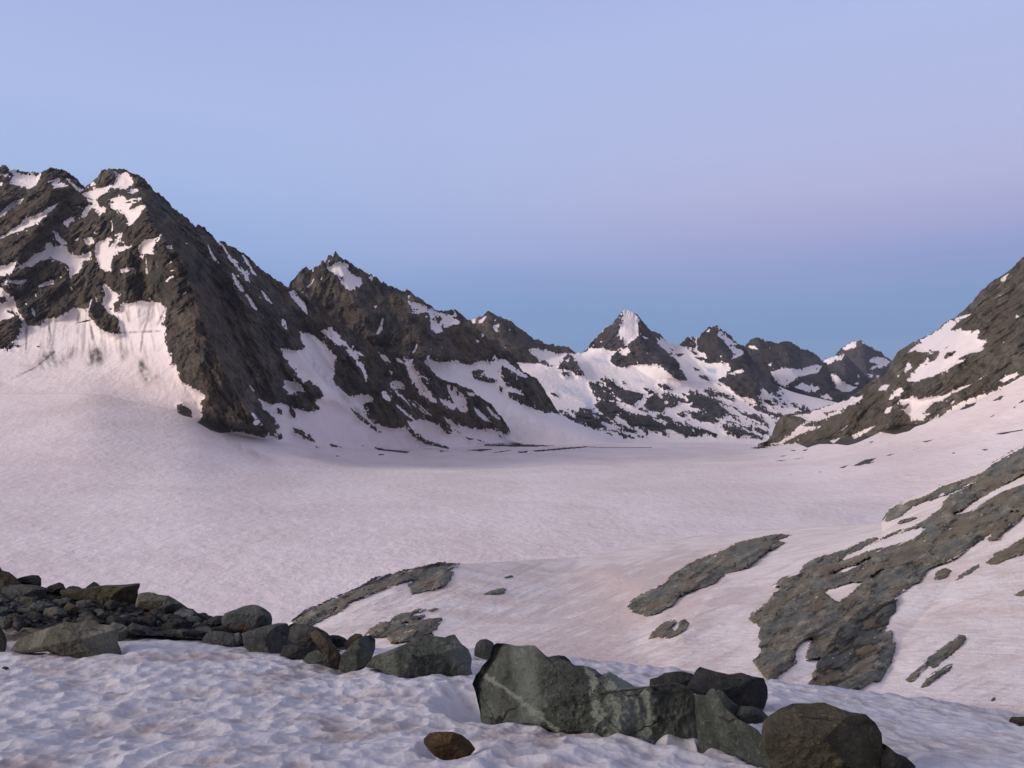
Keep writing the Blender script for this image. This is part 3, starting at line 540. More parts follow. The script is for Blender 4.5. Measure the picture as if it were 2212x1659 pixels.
# glacier and its side slopes
g0 = [(-60, 1520, Yz(1520, -200)), (2270, 1520, Yz(1520, -200))]
g1 = [(-60, 1200, 1070), (800, 1200, Yz(1200, -200)), (2270, 1200, Yz(1200, -198))]
g2 = [(-60, 1080, 1560), (400, 1080, 1600), (800, 1080, 1780), (1000, 1080, Yz(1080, -199)), (1700, 1080, Yz(1080, -199)), (1950, 1080, Yz(1080, -190)), (2270, 1080, Yz(1080, -165))]
g3 = [(-60, 1015, 1900), (200, 1015, 1930), (400, 1017, 2000), (600, 1022, 2230), (800, 1022, 2520), (1000, 1022, Yz(1022, -198)), (1500, 1022, Yz(1022, -200)), (1700, 1020, Yz(1020, -188)), (1900, 1015, 2150), (2270, 1000, 1750)]
g4 = [(-60, 925, 2290), (200, 925, 2290), (430, 948, 2400), (500, 965, 2480), (600, 982, 2620), (700, 985, 2900), (800, 988, 3220), (1000, 985, 3700), (1200, 982, Yz(982, -200)), (1500, 981, Yz(981, -200)), (1650, 984, 3400), (1800, 975, 2900), (2000, 950, 2450), (2270, 905, 2100)]
g5 = [(-60, 850, 2640), (200, 850, 2620), (400, 890, 2640), (450, 915, 2670), (500, 937, 2700), (600, 955, 2860), (700, 965, 3150), (800, 972, 3450), (1000, 966, 4050), (1105, 961, 4450), (1200, 958, 4900), (1400, 956, 5300), (1590, 955, 5500),
      (1637, 964, 4300), (1700, 962, 3700), (1800, 950, 3250), (1900, 938, 2900), (2000, 912, 2700), (2100, 872, 2550), (2270, 790, 2400)]
GL = [g0, g1, g2, g3, g4, g5]
px, py, Y = sheet_pix(-60, 2270, 2.0, GL, [60, 70, 40, 45, 40], keep_last=False)
finish('glacier', px, py, Y, near, near_rock, M_GLAC, [(60, -15), (300, -80)], [], 260, 5.0, fade_low=False, dm=1, warp=1.5, ragged=False, flat_tone=True, clean=0.0, label='broad flat snow covered glacier filling the valley')

# left mountain
l1 = [(-60, 700, 3180), (200, 700, 3060), (330, 700, 2840), (430, 720, 2720), (470, 770, 2780), (540, 830, 2960), (620, 870, 3120), (700, 885, 3270), (800, 900, 3520), (1000, 925, 4080), (1105, 952, 4460), (1130, 962, 4560)]
l2 = [(-60, 530, 3430), (200, 530, 3330), (300, 520, 3000), (370, 545, 2920), (430, 600, 3020), (520, 660, 3240), (620, 730, 3420), (700, 780, 3500), (800, 830, 3640), (1000, 885, 4040), (1105, 948, 4480), (1130, 962, 4570)]
lc = crest('A: -200,110 0,100 40,95 70,120 150,135 290,150 340,120 380,108 480,135 540,180 600,230 615,255 690,200 740,130 790,118 840,125 900,118 960,150 1030,175 1090,240 1110,275 1140,285 1215,350 1260,410 1330,450 1420,540 1432,522 1480,540 1540,600 1580,652 1618,640 1650,665 1700,690 1800,760 1900,850 2000,920 2100,985 C: 330,450 560,640 740,750 870,850 1070,900 1200,950 1260,990 1330,1070 1380,1100 1560,1160 1640,1220 1720,1270 1780,1350 1850,1440 1870,1510 Z: 1128,961',
           [(-60, 3800), (180, 3760), (240, 3500), (300, 3450), (350, 3430), (430, 3480), (550, 3560), (715, 3650), (807, 3740), (906, 3860), (1000, 4060), (1105, 4500), (1130, 4580)])
px, py, Y = sheet_pix(-60, 1128, 1.25, GL + [l1, l2, lc], [60, 70, 40, 45, 40, 150, 150, 150], t0=5)
ZR = 1
R1 = [((300, 420), (340, 500), (395, 560), (425, 640), (455, 740), (500, 830), (560, 930)), 220, 100, 50]
LR = [R1, [((250, 560), (290, 640), (300, 700)), 60, 50, 40], [((120, 400), (60, 520), (0, 640)), 120, 70, 50], [((180, 640), (210, 700), (250, 730)), 70, 30, 30],
      [((470, 520), (560, 640), (640, 760), (740, 880)), 110, 60, 50], [((700, 690), (760, 780), (830, 850), (880, 930)), 90, 50, 40], [((880, 770), (930, 860), (1000, 930)), 70, 40, 35], [((495, 590), (530, 672), (560, 760), (590, 860)), 130, 40, 36]]
finish('left_mountain', px, py, Y, near, near_rock, M_LEFT, [(80, -60), (500, -500), (1500, -1000)], LR, 420, 95, jag=9, dm=1, clean=lambda a, b: sstep(870, 700, b), label='steep brown rock mountain with snow couloirs at the left')

# right mountain
rc = crest('E: 2600,-60 2400,60 2212,200 2100,310 2000,370 1900,450 1830,540 1750,610 1720,640 1640,680 1580,740 1400,830 1330,870 1290,900 1270,940 1230,1000 1200,1070 1100,1100 1040,1150 960,1225 870,1260 740,1295 650,1330 560,1345 490,1345 450,1360 410,1420 380,1500 330,1560 280,1580',
           [(1637, 4300), (1690, 4000), (1850, 3800), (1920, 3600), (2000, 3500), (2100, 3350), (2270, 3200)])
r1 = [(1637, 964, 4300), (1665, 948, 4100), (1700, 935, 3850), (1800, 905, 3500), (1900, 860, 3150), (2000, 800, 3000), (2100, 740, 2850), (2270, 640, 2700)]
px, py, Y = sheet_pix(1637, 2270, 1.3, GL + [r1, rc], [60, 70, 40, 45, 40, 150, 150], t0=5)
RR = [[((1880, 800), (1860, 850), (1835, 900), (1830, 930)), 110, 60, 60], [((1960, 740), (1935, 830), (1920, 930)), 80, 60, 40], [((2150, 600), (2060, 740), (2000, 850)), 100, 80, 60], [((1700, 895), (1680, 930), (1660, 960)), 60, 30, 60]]
finish('right_mountain', px, py, Y, near, near_rock, M_RIGHT, [(80, -50), (500, -400), (1500, -900)], RR, 380, 55, jag=6, dm=1, clean=lambda a, b: sstep(930, 800, b), label='brown rock mountain flank with snow patches rising at the right')

# second mountain
c2 = crest('C: -100,700 100,600 200,500 240,440 270,390 300,355 350,290 375,280 410,305 440,275 480,260 490,232 515,245 540,198 575,200 592,167 640,215 700,250 760,290 860,340 950,400 1080,455 1130,448 1170,490 1250,530 1300,580 1370,600 1470,592 1510,630 1560,665 1640,740 1700,800 1800,870 1900,960 1950,1030 2050,1090 2110,1170 2170,1270 2212,1340 Z: 1235,908 1270,926 1310,945 1340,957',
           [(520, 5200), (725, 5150), (1000, 5250), (1200, 5500)])
b0 = [(500, 975, 4700), (1040, 975, 4800), (1340, 985, 5000)]
b1 = [(500, 860, 4850), (900, 860, 4750), (1100, 895, 4900), (1220, 930, 5000), (1340, 966, 5100)]
b2 = [(500, 750, 5000), (725, 720, 4950), (900, 770, 4900), (1000, 800, 4950), (1100, 850, 5050), (1220, 914, 5200), (1340, 962, 5250)]
px, py, Y = sheet_pix(519, 1338, 1.3, [b0, b1, b2, c2], [50, 120, 130])
finish('second_mountain', px, py, Y, l2m, l2rock, M_L2, [(80, -60), (500, -500), (1200, -900)],
       [[((725, 550), (760, 640), (820, 740)), 130, 80, 70], [((640, 610), (700, 700), (760, 760)), 90, 60, 50], [((880, 640), (900, 720), (930, 790)), 120, 70, 70], [((1040, 700), (1090, 780), (1180, 870)), 120, 80, 60]],
       420, 85, jag=11, label='rocky mountain with notched summit ridge and bright snow patch below its top')
c3 = crest('C: 1450,760 1570,665 1640,640 1705,600 1780,640 1840,660 1900,700 2000,780 2100,830 2212,850 D: 40,310 140,390 250,455 350,480 430,490 500,535 560,560', [(900, 7500), (1300, 8100)])
b0 = [(940, 930, 6900), (1300, 930, 7600)]; b1 = [(940, 800, 7000), (1150, 800, 7200), (1300, 800, 7800)]
px, py, Y = sheet_pix(975, 1262, 1.7, [b0, b1, c3], [20, 90])
finish('dark_peak', px, py, Y, l2m, l2rock, M_L2, [(80, -60), (500, -400)], [[((1058, 680), (1100, 740), (1160, 790)), 150, 80, 90]], 450, 80, jag=9, label='dark pointed peak behind the second mountain')

# far range with the snow faced pyramid and its streaked hillside
cf = crest('C: 1900,960 D: -200,700 0,640 200,600 D: 240,585 300,575 400,545 500,535 540,530 580,500 620,440 660,400 700,360 760,320 790,280 820,235 850,222 900,235 940,255 980,310 1030,370 1100,395 1170,460 1240,480 1290,425 1350,413 1390,430 1400,400 1450,350 1520,328 1560,370 1620,410 1670,465 1720,480 E: 190,870 230,940 290,1010 340,1060 380,1110 430,1150 560,1230 700,1290 900,1330 1100,1300',
           [(1000, 6800), (1270, 7700), (1360, 7900), (1450, 7900), (1555, 8000), (1640, 8000), (1700, 7800), (1850, 7300)])
f0 = [(1000, 985, 5350), (1900, 985, 5350)]
f1 = [(1000, 940, 5600), (1400, 940, 5650), (1900, 940, 5700)]
f2 = [(1000, 880, 6000), (1200, 870, 6300), (1400, 860, 6500), (1600, 870, 6600), (1900, 905, 6500)]
f3 = [(1000, 850, 6300), (1150, 800, 6700), (1300, 770, 7200), (1400, 790, 6900), (1500, 790, 7200), (1600, 790, 7300), (1700, 845, 7200), (1900, 890, 7000)]
px, py, Y = sheet_pix(1030, 1880, 1.25, [f0, f1, f2, f3, cf], [25, 80, 90, 110])
FR = [[((1375, 680), (1385, 730), (1400, 760), (1450, 800), (1490, 825)), 260, 70, 60], [((1345, 680), (1330, 720), (1300, 755)), 140, 60, 50], [((1552, 702), (1560, 760), (1600, 800), (1640, 860)), 260, 80, 60], [((1228, 765), (1250, 790), (1265, 812)), 120, 25, 25],
      [((1610, 770), (1640, 820), (1670, 870)), 160, 40, 40], [((1500, 850), (1560, 900), (1590, 940)), 90, 60, 60], [((1330, 850), (1400, 900), (1450, 940)), 90, 60, 60]]
finish('far_mountain', px, py, Y, farm, farrock, M_FAR, [(100, -60), (600, -500), (1500, -900)], FR, 420, 90, jag=9, im=1, label='far pyramid peak with white snow face above a streaked rocky hillside')
c5 = crest('E: 60,960 130,900 185,855 210,820 265,785 300,800 380,828 430,825 460,812 510,820 560,850 610,885 650,880 690,900 740,950 780,980 800,1060 830,1160 900,1230 1000,1260', [(1500, 9000), (1850, 9300)])
px, py, Y = sheet_pix(1590, 1850, 1.2, [[(1500, 930, 7900), (1900, 930, 7900)], [(1500, 830, 8300), (1900, 850, 8300)], c5], [40, 120])
finish('far_ridge', px, py, Y, p3m, p3r, M_FAR, [(100, -60), (600, -500)], [[((1632, 728), (1660, 780), (1700, 850)), 220, 60, 60], [((1695, 738), (1710, 800), (1730, 850)), 200, 50, 50]], 450, 90, jag=11, label='far rocky ridge with a snow basin below its jagged crest')
c6 = crest('E: 600,1150 700,1000 750,960 820,935 900,915 930,930 960,960 1010,1010 1060,1060 1110,1090 1200,1110 1400,1200', [(1700, 10000), (2000, 10000)])
px, py, Y = sheet_pix(1750, 1950, 1.7, [[(1700, 900, 9300), (2000, 900, 9300)], c6], [80])
finish('far_spur', px, py, Y, p4m, p4r, M_FAR, [(100, -60), (600, -400)], [[((1822, 768), (1830, 830), (1840, 880)), 250, 60, 60]], 450, 90, jag=5, label='dark far spur with small snowfield in front of the farthest peak')
c7 = crest('E: 560,1050 700,960 760,950 830,930 880,870 930,840 970,818 1000,818 1030,808 1060,840 1110,865 1130,880 1180,900 1200,925 1240,950 1400,1050', [(1700, 12500), (2000, 12500)])
px, py, Y = sheet_pix(1720, 1980, 1.7, [[(1700, 880, 11500), (2000, 880, 11500)], c7], [80])
finish('farthest_peak', px, py, Y, p4m, p4r, M_FAR, [(100, -60), (600, -400)], [[((1860, 735), (1870, 790), (1890, 850)), 300, 60, 60]], 450, 90, jag=7, label='farthest reddish rock peak in the gap left of the right mountain')

# ------------------------------------------------------------------ middle slope with bedrock outcrops
m0 = [(-60, 1760, 45), (2270, 1700, 50)]
m1 = [(-60, 1690, 90), (500, 1560, 110), (900, 1480, 130), (1200, 1455, 150), (1700, 1500, 115), (2270, 1560, 90)]
m2 = [(-60, 1640, 170), (500, 1470, 200), (700, 1385, 240), (900, 1340, 280), (1200, 1320, 340), (1400, 1300, 340), (1700, 1300, 270), (2000, 1290, 220), (2270, 1290, 190)]
m3 = [(-60, 1620, 220), (500, 1440, 250), (640, 1352, 290), (800, 1290, 350), (985, 1250, 420), (1200, 1250, 500), (1400, 1230, 560), (1600, 1215, 560), (1800, 1190, 500), (2000, 1140, 430), (2270, 1060, 380)]
m4 = [(-60, 1600, 250), (500, 1420, 275), (600, 1362, 300), (640, 1337, 315), (680, 1312, 330), (740, 1284, 360), (800, 1262, 390), (870, 1234, 430), (985, 1219, 490), (1100, 1212, 600), (1250, 1203, 780), (1330, 1188, 900), (1430, 1168, 1050), (1550, 1150, 1180), (1700, 1140, 1200), (1850, 1132, 1100),
      (1905, 1127, 950), (1925, 1103, 900), (1960, 1076, 850), (2050, 1040, 760), (2130, 1008, 690), (2212, 960, 640), (2270, 930, 620)]
MS = [m0, m1, m2, m3, m4]
MX, MY, MD = sheet_pix(-60, 2270, 2.0, MS, [25, 90, 60, 60])
def streak(px, py, du, dv):
    ang = math.radians(-22); u = px * np.cos(ang) + py * np.sin(ang); v = -px * np.sin(ang) + py * np.cos(ang)
    return fbm(u / du, v / dv, 0.7, 5, 0.62)
def mrel(px, py, Y):
    P = P3(px, py, Y)
    n = fbm(P[..., 0] / 45, P[..., 1] / 90, 0.3, 4, 0.45) * 0.030 + fbm(P[..., 0] / 9, P[..., 1] / 22, 0.7, 4, 0.5) * 0.004 + streak(px, py, 90, 14) * 0.012
    gul = ridges(px, py, [[((1200, 1215), (1330, 1300), (1380, 1460)), -0.06, 230, 120], [((1620, 1170), (1560, 1260), (1450, 1400)), 0.03, 90, 90], [((1900, 1250), (1760, 1350), (1640, 1480)), 0.05, 160, 160], [((2060, 1250), (1950, 1380), (1900, 1500)), -0.03, 60, 120]])
    gul = np.sign(gul) * sstep(0, 0.06, np.abs(gul)) * 0.05; fade = sstep(0, 40, py - np.interp(px, [c[0] for c in m4], [c[1] for c in m4]))
    return 1 - (n + -gul * 1.0) * fade
MP = P3(MX, MY, MD * mrel(MX, MY, MD))
MP = add_back(MP, MX, [(15, -6), (60, -30), (160, -90), (400, -200)])
one = np.ones(MP.shape[:2]); z0 = np.zeros(MP.shape[:2])
mt_ = 0.36 + streak(MX, MY, 110, 9) * 0.75 + fbm(MX / 160, MY / 50, 2.1, 3) * 0.5
mt_ = mt_ - 0.4 * np.exp(-((MY - np.interp(MX, [c[0] for c in m4], [c[1] for c in m4]) - 14) / 22) ** 2) * sstep(1150, 1350, MX)
mt_ = mt_ + 0.45 * np.exp(-(((MX - 1330 - (1330 - MY) * 0.6) / 190) ** 2))
mt_ = np.concatenate([mt_] + [mt_[-1:]] * 4, 0)
tag(make_mesh('snow_slope', MP, grid_faces(*MP.shape[:2]), M_MID, dict(snow=one, dirt_and_shade=z0, ice=z0, tone=mt_)), 'pinkish snow slope below the boulders running down to the glacier', kind='structure')
_mx = MX[0]
def MYat(px, py, raw=False):
    """depth of the slope at photo positions (columns of px constant)"""
    out = np.empty_like(py); order = slice(None, None, -1)
    for j in range(px.shape[1]):
        c = np.interp(px[0, j], _mx, np.arange(len(_mx))); i = min(int(c), len(_mx) - 2); f = c - i
        yy_ = MY[:, i] * (1 - f) + MY[:, i + 1] * f; dd_ = MD[:, i] * (1 - f) + MD[:, i + 1] * f
        out[:, j] = np.interp(py[:, j], yy_[order], dd_[order])
    return (out * mrel(px, py, out), out) if raw else out * mrel(px, py, out)
DARK_ROCK = np.zeros((GH, GW)); fillz(DARK_ROCK, 1, 'N: 360,980 400,850 440,700 520,560 620,450 750,320 900,270 1080,200 1110,270 1040,370 960,490 900,600 870,700 700,760 640,860 560,1000', 'F: 750,1160 800,1200 740,1270 690,1310 700,1260', 'F: 340,1440 420,1330 400,1420 350,1490', 'F: 1280,1000 1350,1010 1300,1070')
DARK_ROCK = blur(DARK_ROCK, 4)  # areas of the large outcrop given a darker rock tone
def outcrop(outer, holes, label, amp=14, dx=1.2, group=None, slab=1.0):
    mk = np.zeros((GH, GW))
    P_ = pts(outer); fill(mk, P_, 1.0)
    for h in holes: fill(mk, pts(h), 0.0)
    a = np.array(P_)
    x0, x1, y0, y1 = a[:, 0].min() - 8, min(2275, a[:, 0].max() + 8), a[:, 1].min() - 8, min(1600, a[:, 1].max() + 8)
    size = min(x1 - x0, y1 - y0)
    wd = blur(mk, 6); mb = blur(mk, 1 if size < 40 else 2); core = blur(mk, max(2, min(9, size / 9)))
    step = dx if size > 40 else 0.8
    xs = np.arange(x0, x1, step); ys = np.arange(y1, y0, -step)
    px = np.broadcast_to(xs, (len(ys), len(xs))).copy(); py = np.broadcast_to(ys[:, None], px.shape).copy()
    wx = fbm(px / 11, py / 7, 1.3, 4, 0.65) * 5 * min(1, size / 40); wy = fbm(px / 11, py / 7, 6.8, 4, 0.65) * 3.5 * min(1, size / 40)
    e4 = fbm(px / 5, py / 3, 2.3, 4, 0.65); e4 = e4 / e4.std() * 0.14 * min(1, size / 50)
    m = sample(mb, px + wx, py + wy); m = np.clip(m + e4 * 4 * m * (1 - m), 0, 1); c = sample(core, px + wx, py + wy)
    Y, Yr_ = MYat(px, py, True)
    # slabs run diagonally, stepped
    a_ = math.radians(-28); u = px * math.cos(a_) + py * math.sin(a_); v = -px * math.sin(a_) + py * math.cos(a_)
    n = fbm(u / 90, v / 34, 0.9, 3, 0.4, ridged=True); stp = fbm(u / 120, v / 40, 4.2, 4, 0.5) * 4; stp = (stp - np.floor(stp))
    n3 = fbm(u / 14, v / 6, 2.9, 4, 0.6)
    n4 = fbm(px / 9, py / 9, 5.9, 4, 0.6)
    c = c * sstep(0.35, 0.7, m)
    h = (m - 0.5) * 0.55 + c * 0.35 + c * (n * 0.3 + n3 * 0.05 + n4 * 0.05 + fbm(u / 90, v / 34, 8.1, 3) * 1.5) * slab
    dYdp = np.abs(np.gradient(Yr_, axis=0)) / step
    dYdp = np.minimum(dYdp, 3.2 * Y / 300)
    Yd = Y - h * amp * 0.5 * dYdp
    tq = 0.5 + fbm(u / 34, v / 13, 3.9, 6, 0.66) * 1.05 - (np.abs(fbm(u / 70, v / 13, 5.5, 4, 0.55)) < 0.016) * 0.45 - (np.abs(fbm(u / 40, v / 40, 2.5, 4, 0.6)) < 0.010) * 0.35 + fbm(px / 6, py / 5, 1.9, 4, 0.7) * 0.3; tq = tq - sample(DARK_ROCK, px + wx, py + wy) * (0.50 + 0.8 * fbm(u / 20, v / 7, 1.2, 4, 0.6)); hq = 0.5 + fbm(u / 60, v / 24, 7.7, 5, 0.6) * 1.4
    V = P3(px, py, Yd)
    fl_ = fbm(u / 34, v / 5, 6.6, 4, 0.6); fl_ = fl_ / fl_.std(); wv = sample(wd, px, py)
    sn_ = sstep(1.35, 1.6, fl_ * 0.8 + (1 - wv) * 2.2 - 0.75) * (size > 60)
    Fq = grid_faces(*px.shape)
    keep = (m.ravel()[Fq] > 0.08).any(1); Fq = Fq[keep]
    used = np.unique(Fq); re = np.zeros(px.size, int); re[used] = np.arange(len(used))
    Vv = V.reshape(-1, 3)[used]; z = np.zeros(len(used))
    org = Vv.mean(0); org[2] = Vv[:, 2].min()
    o = make_mesh('rock_outcrop', Vv, re[Fq], M_OUT, dict(snow=sn_.ravel()[used], dirt_and_shade=z, ice=z, tone=tq.ravel()[used], hue=hq.ravel()[used]), origin=tuple(org))
    return tag(o, label, 'rock outcrop', group)
outcrop('G: 265,850 320,790 400,740 520,690 600,650 730,600 830,545 880,510 1000,490 1090,460 1240,430 1340,405 1440,410 1505,418 1450,440 1400,455 1465,465 1430,490 1440,510 1410,540 1380,575 1250,605 1135,632 1140,590 1110,560 1170,520 1080,540 1000,570 890,610 760,660 690,690 670,720 600,770 520,800 430,850 380,900 200,930', ['G: 535,755 600,725 630,720 590,742'],
        'long curved grey rock rib on the middle snow slope edge against the glacier')
outcrop('G: 790,930 850,870 930,830 1000,825 990,810 1050,770 1140,760 1160,740 1250,725 1252,745 1165,765 1130,792 1240,770 1250,785 1160,815 1370,795 1360,830 1320,880 1280,920 1200,960 1000,985 980,960 970,930 870,945', ['G: 1070,850 1100,825 1140,830 1130,845'],
        'ragged brown rock patch just above the large tilted boulder in the middle')
outcrop('G: 1255,752 1300,727 1350,728 1290,753', [], 'tiny brown rock fleck just above the ragged brown rock patch', amp=8)
outcrop('H: 975,710 1010,660 1100,610 1200,555 1300,520 1400,480 1500,430 1640,400 1750,375 1890,380 1820,405 1760,425 1865,438 1800,460 1720,490 1640,550 1560,620 1470,645 1400,660 1340,700 1330,730 1250,760 1150,790 1060,830 1030,880 970,915 900,960 830,972 720,945 680,900 700,860 780,815 870,765 960,730', [],
        'large elongated grey whaleback outcrop alone on the snow in the centre right')
outcrop('H: 825,1142 870,1080 950,1010 1030,990 1035,1030 1000,1060 1045,1062 1060,1010 1100,990 1137,1020 1110,1070 1030,1115 970,1134 900,1122', ['H: 1000,1062 1010,1035 1055,1030 1045,1062 1020,1075'],
        'small dark hooked rock below the elongated whaleback outcrop', amp=10)
outcrop('G: 1805,508 1860,488 1893,497 1840,510', [], 'tiny upper rock fleck on the open snow right of the curved rib', amp=8)
outcrop('G: 1652,630 1720,598 1790,583 1848,588 1812,606 1835,616 1750,628', [], 'thin cluster of grey rock flecks on the open snow right of the curved rib', amp=8)
outcrop('F: 1190,655 1215,610 1250,565 1330,520 1450,480 1550,440 1600,400 1700,370 1850,320 1930,290 1905,360 1800,395 1700,440 1550,490 1400,545 1320,620 1230,652', [],
        'narrow brown rock rib outlined against the glacier at the top of the right slope')
outcrop('F: 1285,672 1310,640 1400,620 1450,616 1400,642 1320,668', [], 'thin grey rock sliver in the snow just under the narrow brown rib', amp=8)
outcrop('F: 375,1130 430,1080 490,1045 580,1040 600,970 650,940 720,910 830,880 930,850 1010,810 1100,775 1160,763 1130,792 1290,717 1400,692 1470,650 1560,590 1610,560 1620,510 1680,460 1760,420 1880,365 1920,290 1980,240 2050,200 2130,150 2212,110 2330,60 2330,545 2212,610 2130,680 2100,700 2000,790 1940,800 2000,720 1900,790 1800,860 1700,930 1560,980 1500,1010 1470,1080 1420,1110 1350,1150 1310,1180 1280,1230 1290,1290 1240,1350 1210,1430 1170,1472 1250,1435 N: 1065,480 1070,550 1100,580 1080,680 1060,740 1000,830 975,905 900,900 830,950 760,980 700,1015 650,1100 300,1120 0,1100 -150,1000 0,920 -40,880 F: 240,1659 300,1520 280,1480 300,1420 210,1355 250,1300 350,1240 400,1170 465,1130 440,1125',
        ['F: 845,957 900,915 1000,870 1130,800 1290,740 1400,710 1520,688 1400,780 1240,830 1110,860 980,905', 'F: 790,1037 900,990 1000,965 1115,900 1090,930 1000,980 900,1020', 'F: 1695,590 1760,570 1840,510 1900,480 2000,430 2100,370 2212,310 2330,250 2330,330 2212,380 2050,440 1940,500 1850,560 1790,590 1710,602',
         'F: 755,1160 850,1130 940,1100 1060,1085 1000,1130 960,1170 870,1240 800,1200', 'F: 1088,1062 1200,993 1192,1010 1110,1062', 'N: 220,650 260,580 340,525 365,540 330,620 310,720 290,745 240,740', 'N: -30,940 100,840 240,740 440,698 400,770 360,880 320,960 340,1000 0,1010', 'F: 2100,580 2180,570 2190,580 2130,590',
         'F: 240,1640 260,1600 310,1550 300,1590 262,1650'],
        'huge slabby brown and grey rock mass running diagonally up the right slope', amp=16, dx=1.5)
outcrop('F: 1930,960 2000,880 2080,850 2212,765 2330,700 2330,840 2212,895 2100,920 2020,967', [], 'grey rock slab at the right edge below the huge slabby rock mass')
outcrop('F: 1548,1076 1580,1010 1640,990 1692,1005 1650,1060 1580,1077', [], 'small rounded greenish rock in the snow beside the huge slabby rock mass', amp=10)
outcrop('F: 1668,1112 1750,1040 1800,1010 1893,950 1882,992 1775,1052', [], 'thin broken line of rock in the snow right of the small rounded greenish rock', amp=8)
outcrop('N: 1172,902 1220,850 1300,780 1380,700 1450,640 1530,580 1610,540 1640,512 1598,468 1640,500 1705,508 1700,560 1620,640 1500,730 1440,792 1380,772 1300,840 1240,912', [], 'long narrow green grey rock stripe in the lower right snow, the larger of two', amp=10)
outcrop('N: 1300,978 1350,900 1420,830 1500,780 1600,745 1560,810 1480,860 1380,942', [], 'short narrow rock stripe in the lower right snow, the smaller of two', amp=10)
outcrop('F: 2115,1160 2150,1182 2212,1140 2290,1110 2290,1190 2150,1192', [], 'small dark rock cut by the right edge of the picture above the rock stripes', amp=8)
outcrop('N: 1912,1088 1940,1048 1968,1043 1955,1072', [], 'tiny dark stone in the snow just above the near snow edge at the right', amp=8)

# ------------------------------------------------------------------ near snow
s0 = [(-100, 2400, 1.7), (2320, 2400, 1.7)]
s1 = [(-100, 1690, 3.7), (2320, 1700, 3.6)]
s2 = [(-100, 1540, 5.7), (1100, 1545, 5.6), (2320, 1610, 5.4)]
s3 = [(-100, 1405, 9.0), (0, 1400, 9.0), (200, 1400, 9.0), (320, 1385, 9.3), (450, 1392, 9.3), (600, 1425, 8.4), (740, 1447, 8.0), (840, 1440, 8.0), (1000, 1440, 8.0), (1250, 1470, 7.7), (1700, 1510, 7.4), (2320, 1590, 7.0)]
s4 = [(-100, 1320, 12.5), (0, 1320, 12.5), (200, 1322, 12.3), (450, 1345, 12.0), (620, 1385, 10.6), (740, 1408, 9.8), (860, 1396, 10.4), (1000, 1400, 10.2), (1100, 1412, 10.0), (1250, 1426, 9.8), (1400, 1445, 9.5), (1700, 1478, 9.2), (1850, 1493, 9.1), (2000, 1512, 9.0), (2212, 1549, 8.8), (2320, 1565, 8.8)]
SX, SY, SD = sheet_pix(-100, 2320, 1.5, [s0, s1, s2, s3, s4], [20, 130, 110, 70])
PS = P3(SX, SY, SD)
def near_bump(x, y):
    wxx = x + fbm(x * 3, y * 3, 0.5, 2) * 0.06; wyy = y + fbm(x * 3, y * 3, 7.5, 2) * 0.06
    cup = worley(wxx * 5.6 + 3, wyy * 4.4) ; cup2 = worley(wxx * 9.5, wyy * 8.0, 3.0)
    big = fbm(x * 1.1, y * 1.1, 0.2, 3)
    fine = fbm(x * 14, y * 14, 0.4, 3, 0.6)
    lump = fbm(x * 7.5, y * 6.0, 0.9, 3, 0.5)
    cup3 = worley(wxx * 6.6 + 7.7, wyy * 5.2 + 2.2, 9.0)
    return (2 - np.exp(-1.7 * cup) - np.exp(-1.7 * cup3) - 0.6) * 0.029 + (np.minimum(cup2, .8) - 0.25) * 0.004 + big * 0.07 + lump * 0.018 + fine * 0.003
hb = near_bump(PS[..., 0], PS[..., 1])
# melt hollow beside the giant boulder
hol = np.exp(-(((SX - 1010) / 42) ** 2 + ((SY - 1512) / 26) ** 2)) * 0.30
rim_fade = 1 - 0.35 * sstep(1450, 1400, SY)
moat = np.zeros_like(SX)
for ml in ('K: 500,900 560,1080 700,1110 950,1110 1150,1150 1300,1210 1600,1220 1800,1240 L: 0,1290 300,1300 450,1350 600,1410 850,1410 975,1430 1050,1350 1200,1380 1400,1480 1550,1530 1700,1600 1950,1620', 'N: -60,1600 200,1610 450,1650 800,1650 1040,1640 1200,1580', 'J: 700,860 920,815 1030,830 1130,885 1250,905 1400,895 1540,870 1700,870', 'P: 150,1300 680,1300 950,1370 1110,1410 1280,1390 1470,1350 1770,1360', 'J: 1400,1470 1480,1545 1560,1582 1650,1575 1790,1510'):
    mp = np.array(pts(ml)); cum = np.r_[0, np.cumsum(np.hypot(*np.diff(mp, axis=0).T))]; tt_ = np.arange(0, cum[-1], 2.5)
    for qx, qy in zip(np.interp(tt_, cum, mp[:, 0]), np.interp(tt_, cum, mp[:, 1])):
        jj = slice(max(0, int((qx + 100 - 40) / 1.5)), int((qx + 100 + 40) / 1.5))
        moat[:, jj] = np.maximum(moat[:, jj], np.exp(-((SX[:, jj] - qx) / 13) ** 2 - ((SY[:, jj] - qy + 3) / 7) ** 2))
PS[..., 2] += hb * rim_fade - hol - moat * 0.07
PS = add_back(PS, SX, [(0.25, -0.05), (0.7, -0.3), (1.5, -0.9), (4, -3.2), (12, -9), (45, -28)])
M_NEAR = bpy.data.materials.new('near_snow'); M_NEAR.use_nodes = True; m = NT(M_NEAR.node_tree)
ob = m.n('ShaderNodeTexCoord').outputs['Object']
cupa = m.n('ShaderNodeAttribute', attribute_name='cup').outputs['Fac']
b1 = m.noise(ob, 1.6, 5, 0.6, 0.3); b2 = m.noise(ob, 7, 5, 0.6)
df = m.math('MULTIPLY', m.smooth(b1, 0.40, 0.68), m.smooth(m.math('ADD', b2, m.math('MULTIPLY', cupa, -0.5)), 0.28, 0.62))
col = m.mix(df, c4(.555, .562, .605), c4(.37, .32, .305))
b3 = m.noise(ob, 4.0, 4, 0.6)
col = m.mix(m.math('MULTIPLY', m.smooth(m.noise(ob, 42, 3, 0.6), 0.66, 0.74), 0.55), col, c4(.12, .10, .09))
